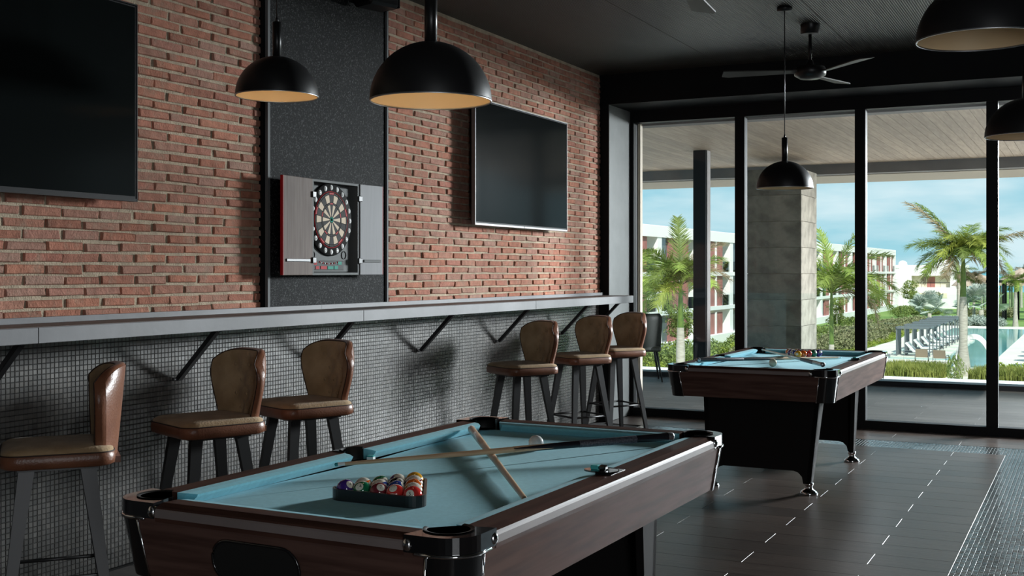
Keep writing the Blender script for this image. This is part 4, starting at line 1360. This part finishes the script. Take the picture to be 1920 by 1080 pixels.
MB().lathe([(1.35, 8.2), (1.3, 8.7), (1.0, 9.15), (.5, 9.4), (.01, 9.5)], 20, Matrix.Translation((2.2, 3, 0))).build('roof_dome', M['whitewall'], vb)
MB().lathe([(.9, 8.2), (.8, 8.7), (.4, 9.0), (.01, 9.1)], 16, Matrix.Translation((-5.0, 3, 0))).build('roof_dome', M['whitewall'], vb)
hb2 = empty('link_wall', (-34, 229, G), 0, 'white wall between the hotel wing and the villa', 'wall')
MB().box(-1, .8, -2, 2.9, 0, 7.6).build('wall_block', M['whitewall'], hb2)
MB().box(-1.1, .85, -2.1, 2.95, 7.6, 7.75).build('coping', M['whitewall'], hb2)

# ------------------------------------------------------------------ plants
def frond_mesh(L_, droop, n, ll, seed, m_, wid=.055):
    rr = random.Random(seed)
    mb = MB(); p = Vector((0, 0, 0)); ns = 14; pts = [p.copy()]; dirs = []
    for i in range(ns):
        s = (i + .5) / ns
        a = -droop * (s ** 1.4)
        d = Vector((math.cos(a), 0, math.sin(a))); dirs.append(d)
        p = p + d * (L_ / ns); pts.append(p.copy())
    mb.tube(pts, [.035 * (1 - .85 * i / ns) for i in range(ns + 1)], 4)
    for k in range(n):
        s = .10 + .90 * (k + rr.random() * .6) / n
        x = s * ns; i = min(int(x), ns - 1); f_ = x - i
        c = pts[i].lerp(pts[i + 1], min(1, f_)); d = dirs[i]
        prof = ll * (.45 + .55 * math.sin(math.pi * min(1, s * .9 + .12))) * rr.uniform(.8, 1.1)
        for sg in (-1, 1):
            side = Vector((0, sg, 0)); up = Vector((-d.z, 0, d.x))
            v = (side * .75 + d * rr.uniform(.5, .9) + up * rr.uniform(-.25, .35)).normalized()
            tip = c + v * prof + Vector((0, 0, -prof * rr.uniform(.05, .45)))
            mid = c + v * prof * .55
            wv = d * wid * .5
            b = len(mb.v)
            mb.v += [tuple(c - wv), tuple(c + wv), tuple(mid + wv * .9), tuple(mid - wv * .9), tuple(tip)]
            mb.f += [(b, b + 1, b + 2, b + 3), (b + 3, b + 2, b + 4)]; mb.sm += [False, False]
    return mb.mesh('frond', m_)
FR = [frond_mesh(3.0, 1.2, 80, .95, 1, M['leaf'], .045), frond_mesh(3.0, 1.9, 80, 1.0, 2, M['leaf'], .045), frond_mesh(3.0, .55, 62, .72, 3, M['leaf'])]
def palm(d, pxx, zc, tr, shaft, fronds, label, group=None, base_r=None, leafm=None, sc=1.0):
    l = (pxx - 960) / F_PX * d
    X, Y = l * CT - d * ST, l * ST + d * CT
    t = empty('palm_tree', (X, Y, G), 0, label, 'palm', group or 'palm trees in the court')
    h = zc - G
    ts = h - shaft
    br = base_r or tr * 1.25
    MB().lathe([(br * 1.15, 0), (br, .4), (tr * 1.05, ts * .4), (tr * 1.12, ts * .75), (tr * .85, ts)], 14).build('trunk', M['trunk'], t)
    MB().lathe([(tr * .86, ts), (tr * .80, ts + .1), (tr * .62, ts + shaft * .6), (tr * .42, h), (tr * .2, h + .25)], 12).build('crownshaft', M['crownshaft'], t)
    for (az, el, s_, mi, mt) in fronds:
        o = inst('frond', FR[mi], t, (0, 0, h + .05), Euler((random.uniform(-.5, .5), -R(el), YAW + R(az)), 'XYZ'), (s_ * sc,) * 3)
        mm = {'l': leafm, 'y': M['leafy'], 'd': M['leafdry']}[mt]
        if mm is not None:
            o.material_slots[0].link = 'OBJECT'; o.material_slots[0].material = mm
    return t
def rf_(n, el0=-10, el1=65, s0=.85, s1=1.1, dry=.1, seed=0):
    rr = random.Random(seed); out = []
    for i in range(n):
        el = el0 + (el1 - el0) * rr.random()
        out.append((360 * i / n * 2.4 + rr.uniform(-15, 15), el, rr.uniform(s0, s1), 2 if el > 50 else rr.choice((0, 0, 1)), 'd' if rr.random() < dry else 'l'))
    return out
# left palm: most fronds blown to the left, one upright
palm(54, 1276, .75, .19, 1.9, [(95, 84, 1.15, 2, 'l'), (185, 40, 1.05, 0, 'l'), (200, 62, 1.0, 0, 'l'), (170, 20, 1.0, 1, 'l'), (215, 30, 1.05, 1, 'l'), (235, 50, .95, 1, 'l'), (255, 62, .95, 1, 'l'), (280, 66, .9, 1, 'l'),
      (300, 45, .9, 1, 'l'), (330, 50, .9, 1, 'd'), (10, 55, .95, 0, 'l'), (355, 72, 1.0, 0, 'd'), (20, 30, .8, 1, 'd'), (150, 55, 1.0, 0, 'l'), (120, 45, 1.0, 1, 'l'), (190, 5, .9, 1, 'l'), (245, 15, .85, 1, 'y'), (60, 40, .9, 1, 'l')] ,
     'palm with blown fronds seen through the leftmost pane', base_r=.36)
palm(44, 1559, .60, .115, 1.9, [(90, 82, 1.0, 2, 'l'), (175, 75, 1.0, 0, 'l'), (190, 62, 1.0, 0, 'l'), (10, 78, 1.0, 2, 'l'), (15, 60, 1.05, 0, 'l'), (350, 45, 1.05, 1, 'l'), (0, 25, 1.0, 1, 'l'), (200, 40, .95, 1, 'l'), (225, 55, .9, 1, 'l'),
      (180, 15, .9, 1, 'l'), (260, 50, .9, 1, 'l'), (285, 65, .9, 1, 'l'), (310, 50, .9, 1, 'l'), (335, 10, .9, 1, 'd'), (150, 50, 1.0, 1, 'l'), (60, 50, 1.0, 1, 'l'), (120, 35, .9, 1, 'y'), (30, 40, 1.0, 1, 'l')],
     'slim green stemmed palm right of the stone column', base_r=.13, sc=.88)
palm(78, 1806, 2.35, .26, 2.6, [(172, 58, 1.75, 2, 'd'), (150, 64, 1.6, 2, 'l'), (185, 38, 1.35, 0, 'l'), (200, 20, 1.2, 1, 'l'), (180, 5, 1.2, 1, 'd'), (215, 45, 1.1, 1, 'y'), (250, 62, 1.0, 1, 'y'), (275, 70, 1.05, 1, 'y'), (300, 58, 1.0, 1, 'y'),
      (325, 40, 1.05, 1, 'l'), (5, 32, 1.7, 2, 'd'), (15, 50, 1.3, 0, 'l'), (350, 20, 1.1, 1, 'd'), (60, 70, 1.2, 0, 'l'), (100, 60, 1.2, 0, 'l'), (130, 40, 1.2, 0, 'l'), (340, 62, 1.2, 0, 'l'), (0, 0, 1.0, 1, 'd'), (230, 10, 1.0, 1, 'd'), (195, 55, 1.2, 1, 'l'), (210, 68, 1.1, 1, 'y'), (235, 40, 1.1, 1, 'l'), (262, 40, 1.0, 1, 'l'), (288, 30, 1.0, 1, 'l'), (312, 20, 1.0, 1, 'd'), (330, 66, 1.15, 1, 'y'), (350, 48, 1.15, 1, 'l'), (165, 28, 1.2, 1, 'l'), (30, 60, 1.2, 1, 'l'), (80, 45, 1.1, 1, 'l')],
     'tall windblown palm at the near end of the pool', base_r=.50)
palm(159, 1797, 1.1, .20, 1.2, rf_(14, -15, 70, .8, 1.0, .1, 4), 'slender palm behind the tall windblown palm', base_r=.28)
palm(148, 1904, .2, .22, 1.4, rf_(14, -15, 70, .9, 1.15, .1, 5), 'palm at the right edge beyond the pool', base_r=.34)
palm(175, 1826, .4, .18, 1.0, rf_(16, -25, 60, .9, 1.2, .5, 6), 'yellowing palm behind the silver fan palms', leafm=M['leafdry'])
palm(225, 1915, 1.0, .2, 1.2, rf_(12, -15, 65, .9, 1.1, .6, 9), 'brownish palm over the thatched roofs', leafm=M['leafdry'])
palm(60, 1172, .3, .19, 1.9, rf_(16, -10, 70, .9, 1.1, .1, 11), 'palm mostly hidden behind the window jamb', base_r=.34)

# silver fan palms
def fan_palm(X, Y, s_, label):
    t = empty('fan_palm', (X, Y, G), 0, label, 'palm', 'silver fan palms beyond the pool')
    mb = MB(); rr = random.Random(int(X * 10))
    MB().cyl((0, 0, 0), (0, 0, 1.2 * s_), .3 * s_, .22 * s_, 10).build('trunk', M['trunk'], t)
    lf = MB()
    for k in range(23):
        a0, a1 = -1.9 + 3.8 * k / 23, -1.9 + 3.8 * (k + .6) / 23
        lf.add([(0, 0, 0), (1.25 * math.cos(a0), 1.25 * math.sin(a0), .10), (1.7 * math.cos((a0 + a1) / 2), 1.7 * math.sin((a0 + a1) / 2), -.15), (1.25 * math.cos(a1), 1.25 * math.sin(a1), .0)], [(0, 1, 2, 3)])
    me = lf.mesh('fan_leaf', M['leafsilver'])
    for k in range(34):
        az = rr.uniform(0, 6.28); el = rr.uniform(-5, 80)
        dr = Vector((math.cos(az) * math.cos(R(el)), math.sin(az) * math.cos(R(el)), math.sin(R(el))))
        inst('fan_leaf', me, t, Vector((0, 0, 1.3 * s_)) + dr * 1.7 * s_, Euler((rr.uniform(-.6, .6), -R(el) + rr.uniform(-.3, .3), az)), (s_ * .72,) * 3)
    return t
fan_palm(-19.9, 166.6, 1.1, 'silver grey fan palm left of the tall palm trunk')
fan_palm(-14.0, 174.5, 1.35, 'silver grey fan palm right of the tall palm trunk')

def shrub_mesh(seed, m_, n=800, leaf=.10):
    rr = random.Random(seed); mb = MB()
    for i in range(n):
        a = rr.uniform(0, 6.283); zz = rr.random(); rad = math.sqrt(1 - (zz * 2 - 1) ** 2 * .8) * rr.uniform(.55, 1.0)
        k = 1 + .22 * math.sin(a * 3 + seed) + .15 * math.sin(a * 5 + zz * 6)
        c = Vector((math.cos(a) * rad * k, math.sin(a) * rad * k, zz * (1 + .12 * math.sin(a * 4 + seed))))
        q = Euler((rr.uniform(-1.2, 1.2), rr.uniform(-1.2, 1.2), rr.uniform(0, 6.28))).to_matrix()
        s_ = leaf * rr.uniform(.6, 1.3)
        mb.add([c + q @ Vector(p) for p in ((-s_, 0, 0), (0, -s_ * .45, 0), (s_, 0, 0), (0, s_ * .45, 0))], [(0, 1, 2, 3)])
    return mb.mesh('foliage', m_)
SHR = {'shrub': [shrub_mesh(i, M['shrub']) for i in range(3)], 'shrubgrey': [shrub_mesh(i + 5, M['shrubgrey']) for i in range(3)], 'shrublime': [shrub_mesh(i + 9, M['shrublime']) for i in range(2)],
       'leafsilver': [shrub_mesh(i + 12, M['leafsilver']) for i in range(2)]}
def shrubs(kind, pts, label, group, s0=.9, s1=1.5, hh=(.8, 1.2)):
    for k, (x, y) in enumerate(pts):
        s_ = random.uniform(s0, s1)
        o = inst('shrub', random.choice(SHR[kind]), None, (x, y, G), (0, 0, random.uniform(0, 6.28)), (s_, s_, s_ * random.uniform(*hh)))
        tag(o, label, 'shrub', group)
def scatter(n, x0, x1, y0, y1, seed):
    rr = random.Random(seed)
    return [(rr.uniform(x0, x1), rr.uniform(y0, y1)) for _ in range(n)]
def hedge(name, label, parts):
    # planted masses whose single bushes cannot be told apart: one object
    vs = []; fs = []; mi = []; mats = []
    for (kind, pts, s0, s1, hh) in parts:
        mm = SHR[kind][0].materials[0]
        if mm not in mats: mats.append(mm)
        for (x, y) in pts:
            me = random.choice(SHR[kind]); s_ = random.uniform(s0, s1)
            Mx = Matrix.Translation((x, y, G)) @ Matrix.Rotation(random.uniform(0, 6.28), 4, 'Z') @ Matrix.Diagonal((s_, s_, s_ * random.uniform(*hh), 1))
            b = len(vs)
            vs += [tuple(Mx @ v.co) for v in me.vertices]
            fs += [tuple(q + b for q in p.vertices) for p in me.polygons]
            mi += [mats.index(mm)] * len(me.polygons)
    me = bpy.data.meshes.new(name); me.from_pydata(vs, [], fs)
    for mm in mats: me.materials.append(mm)
    me.polygons.foreach_set('material_index', mi)
    tag(link(bpy.data.objects.new(name, me)), label, 'hedge', None, 'stuff')
pts = [(-20.6 + random.uniform(-1.3, 1.3), y) for y in [100 + 1.15 * i for i in range(50)]]
hedge('garden_planting', 'mixed green, lime and grey planting between the hotel wing and the path', [
    ('shrubgrey', pts, .9, 1.5, (.8, 1.2)),
    ('shrub', [(x - 2.6 + random.uniform(-.8, .8), y + .5) for x, y in pts[::2]], .8, 1.3, (.8, 1.2)),
    ('shrublime', [(-18.9 + random.uniform(-.3, .3), y) for y in [100 + 1.2 * i for i in range(36)]], .45, .7, (.5, .8)),
    ('shrub', scatter(46, -30.2, -26.0, 78, 122, 3), .8, 1.3, (.7, 1.2)),
    ('shrublime', scatter(30, -29.5, -25.5, 76, 110, 33), .7, 1.1, (.8, 1.2)),
    ('shrubgrey', scatter(34, -25.5, -20.0, 86, 118, 13), .8, 1.3, (.8, 1.2)),
    ('shrub', scatter(14, -30.2, -26.0, 122, 190, 23), .8, 1.4, (.8, 1.2))])
hedge('villa_planting', 'green bushes in front of the white villa', [('shrub', scatter(22, -29.0, -22.5, 196, 208, 43), 1.0, 1.5, (.7, .9))])
hedge('silver_hedge', 'silver green hedge beyond the far end of the pool', [('leafsilver', scatter(30, -18.0, -10.6, 160, 163.0, 53), .8, 1.2, (.8, 1.1))])
hedge('dark_planting', 'dark bushes behind the pergola', [('shrubgrey', scatter(16, -18.0, -4.0, 189, 198, 63), .9, 1.5, (.8, 1.2))])
# small trees by the wing
def small_tree(X, Y, h, label):
    t = empty('small_tree', (X, Y, G), random.uniform(0, 6), label, 'tree', 'small garden trees')
    MB().cyl((0, 0, 0), (.1, 0, h * .6), .09, .05, 8).build('trunk', M['trunk'], t)
    for k in range(3):
        inst('foliage', random.choice(SHR['shrub']), t, (random.uniform(-.4, .4), random.uniform(-.4, .4), h * (.4 + .18 * k)), (0, 0, k * 2), (h * .27, h * .27, h * .26))
    return t
small_tree(-30.3, 91, 4.2, 'thin small tree before the wing in the left pane')
small_tree(-29.0, 150, 3.6, 'small tree before the wing, near the middle mullion')
small_tree(-28.5, 176, 3.8, 'small tree before the wing, right of the middle mullion')
small_tree(-29.2, 217, 5.2, 'slim tree in front of the white villa corner')
small_tree(-28.0, 214, 3.4, 'round tree left in front of the villa loggia')
small_tree(-24.4, 214, 3.3, 'round tree right in front of the villa loggia')
# ornamental grass beds near the parapet
def grass_mesh(seed, n=420):
    rr = random.Random(seed); mb = MB()
    for i in range(n):
        a = rr.uniform(0, 6.28); r_ = math.sqrt(rr.random()) * .85; c = Vector((r_ * math.cos(a), r_ * math.sin(a), 0))
        h = rr.uniform(.55, .95); ln = Vector((rr.uniform(-.25, .25), rr.uniform(-.25, .25), 0)); b2 = rr.uniform(0, 3.14); wv = Vector((math.cos(b2), math.sin(b2), 0)) * .025
        m_ = c + ln * .4 + Vector((0, 0, h * .6)); tp_ = c + ln * 1.5 + Vector((0, 0, h))
        mb.add([c - wv, c + wv, m_ + wv, m_ - wv, tp_], [(0, 1, 2, 3), (3, 2, 4)])
    return mb.mesh('blades', M['blade'])
GM = [grass_mesh(i) for i in range(3)]
for (x0, x1, y0, y1, lb) in ((-13.2, -9.1, 80.6, 83.6, 'bed of tall green grass before the taupe chairs'), (-6.2, -2.4, 80.2, 82.0, 'bed of tall green grass at the right edge')):
    y = y0; vs = []; fs = []
    while y < y1:
        x = x0
        while x < x1:
            me = random.choice(GM); Mx = Matrix.Translation((x + random.uniform(-.2, .2), y, G + .03)) @ Matrix.Rotation(random.uniform(0, 6), 4, 'Z') @ Matrix.Diagonal((1, 1, random.uniform(.85, 1.15), 1))
            b = len(vs); vs += [tuple(Mx @ v.co) for v in me.vertices]; fs += [tuple(q + b for q in p.vertices) for p in me.polygons]
            x += .7
        y += .8
    me = bpy.data.meshes.new('grass_bed'); me.from_pydata(vs, [], fs); me.materials.append(M['blade'])
    tag(link(bpy.data.objects.new('grass_bed', me)), lb, 'grass', None, 'stuff')
hedge('lime_planting', 'lime shrubs behind the grass bed at the right edge', [('shrublime', [(-5.8 + i * .7, 84.2) for i in range(6)], .6, .8, (.8, 1.2))])
shrubs('shrub', [(-7.95, 79.3)], 'leafy shrub at the foot of the tall windblown palm', 'shrubs at the palm foot', .55, .56, (2.7, 2.8))

# ------------------------------------------------------------------ cabanas and loungers
def make_cabana():
    t = empty('cabana', (0, 0, 0), 0)
    W_, D_, H2 = 2.55, 2.2, 2.3
    for (x, y) in ((0, 0), (W_, 0), (0, D_), (W_, D_)):
        MB().box(x - .05, x + .05, y - .05, y + .05, 0, H2).build('post', M['cabframe'], t)
    rr = MB(); rr.box(-.1, W_ + .1, -.1, 0, H2, H2 + .14); rr.box(-.1, W_ + .1, D_, D_ + .1, H2, H2 + .14); rr.box(-.1, 0, -.1, D_ + .1, H2, H2 + .14); rr.box(W_, W_ + .1, -.1, D_ + .1, H2, H2 + .14)
    r0 = rr.build('roof_frame', M['cabframe'], t)
    for i in range(10):
        MB().box(0, W_, .05 + i * .21, .05 + i * .21 + .12, H2 + .03, H2 + .10).build('roof_slat', M['cabframe'], r0)
    for i in range(8):
        MB().box(-.02, .02, .12 + i * .26, .12 + i * .26 + .14, .15, H2).build('side_slat', M['cabframe'], t)
    MB().box(-.45, W_ + 1.15, -.2, D_ + .25, -.02, .10).build('platform', M['paving'], t)
    return t
def make_lounger():
    t = empty('sun_lounger', (0, 0, 0), 0)
    MB().box(0, 2.0, -.33, .33, .22, .28).build('frame', M['cabframe'], t)
    for (x, y) in ((.15, -.28), (.15, .28), (1.8, -.28), (1.8, .28)):
        MB().box(x - .03, x + .03, y - .03, y + .03, 0, .22).build('leg', M['cabframe'], t)
    MB().bevbox(.75, 2.0, -.32, .32, .28, .42, .03).build('mattress', M['cushion'], t)
    Mx = Matrix.Translation((.78, 0, .30)) @ Matrix.Rotation(R(48), 4, 'Y')
    MB().bevbox(-.95, .03, -.32, .32, 0, .14, .03, Mx).build('back_cushion', M['cushion'], t)
    return t
cab0 = make_cabana(); lou0 = make_lounger()
cys = [98.8, 103.6, 108.4, 113.2, 118.0, 122.8]
ordn = ['nearest', 'second', 'third', 'fourth', 'fifth', 'farthest']
for i, y in enumerate(cys):
    c = cab0 if i == 0 else copy_tree(cab0)
    c.location = (-14.35, y, G + .072)
    tag(c, 'grey slatted cabana beside the pool, %s in the row' % ordn[i], 'cabana', 'row of cabanas by the pool')
    for j, yy in enumerate((.55, 1.65)):
        l = lou0 if (i == 0 and j == 0) else copy_tree(lou0)
        l.location = (-13.9, y + yy, G + .173)
        tag(l, 'white cushioned sun lounger in the %s cabana, %s side' % (ordn[i], 'nearer' if j == 0 else 'farther'), 'sun lounger', 'loungers in the cabanas')
def sling_chair(X, Y, rz, label):
    t = empty('sling_chair', (X, Y, G + .03), rz, label, 'chair', 'taupe poolside chairs')
    MB().box(-.45, .45, -.02, .03, .35, 1.0, Matrix.Rotation(R(14), 4, 'X')).build('back_sling', M['taupe'], t)
    MB().box(-.45, .45, .0, .75, .33, .38).build('seat_sling', M['taupe'], t)
    for sx in (-.48, .48):
        MB().tube([(sx, -.15, 0), (sx, -.15, .55), (sx, .72, .55), (sx, .72, 0), (sx, -.15, 0)], .025, 6).build('side_frame', M['cabframe'], t)
sling_chair(-11.95, 95.2, R(4), 'taupe sling chair at the left, before the nearest cabana')
sling_chair(-10.55, 94.6, R(-6), 'taupe sling chair beside the pool corner')
# white woven arch
ar = empty('garden_arch', (-7.75, 90.2, G + .03), 0, 'white woven arch over the pool edge behind the tall palm', 'arch')
mb = MB(); n = 22; vs = []
for i in range(n + 1):
    a = math.pi * i / n
    for (r_, y) in ((1.0, -.45), (1.16, -.45), (1.16, .45), (1.0, .45)):
        vs.append((r_ * 1.15 * math.cos(a), y, r_ * 2.15 * math.sin(a)))
fs = [(i * 4 + q, i * 4 + (q + 1) % 4, (i + 1) * 4 + (q + 1) % 4, (i + 1) * 4 + q) for i in range(n) for q in range(4)]
mb.add(vs, fs).build('arch_band', M['cushion'], ar)
for i in range(1, n):
    a = math.pi * i / n
    MB().box(-.015, .015, -.47, .47, 0, .20, Matrix.Translation((1.15 * math.cos(a), 0, 2.15 * math.sin(a))) @ Matrix.Rotation(-(a - math.pi / 2), 4, 'Y')).build('rib', M['cushion'], ar)
# pergola and thatched huts at the right edge
pg = empty('pergola', (-13.2, 180, G), 0, 'dark pergola beyond the pool at the right edge', 'pergola')
for i in range(6):
    for y in (0, 4):
        MB().box(i * 1.7 - .2, i * 1.7 + .2, y - .2, y + .2, 0, 5.4).build('post', M['frame'], pg)
MB().box(-.6, 9.4, -.5, 4.5, 5.4, 5.75).build('roof', M['frame'], pg)
for i, (x, y, s_) in enumerate(((-17.5, 205, 3.6), (-11.0, 216, 4.6))):
    t = empty('thatched_hut', (x, y, G), 0, ['smaller thatched hut roof behind the pergola', 'larger thatched hut roof at the right edge'][i], 'hut', 'thatched huts by the beach')
    MB().lathe([(s_, 4.6), (s_ * .55, 6.2), (.05, 7.6 if i else 6.9)], 24).build('roof', M['thatch'], t)
    for k in range(6):
        a = k * math.pi / 3
        MB().cyl((s_ * .7 * math.cos(a), s_ * .7 * math.sin(a), 0), (s_ * .7 * math.cos(a), s_ * .7 * math.sin(a), 5.4), .12, seg=8).build('post', M['trunk'], t)
# parasol discs whose shadows fall on the right deck
for i in range(5):
    t = empty('parasol', (-3.2, 88 + i * 5.2, G + .03), 0, 'pale parasol on the right pool deck, %s from the camera' % ['nearest', 'second', 'third', 'fourth', 'farthest'][i], 'parasol', 'parasols on the right deck')
    MB().cyl((0, 0, 0), (0, 0, 2.4), .03, seg=8).build('pole', M['cabframe'], t)
    MB().lathe([(1.3, 2.2), (.7, 2.5), (.02, 2.7)], 16).build('canopy', M['cushion'], t)
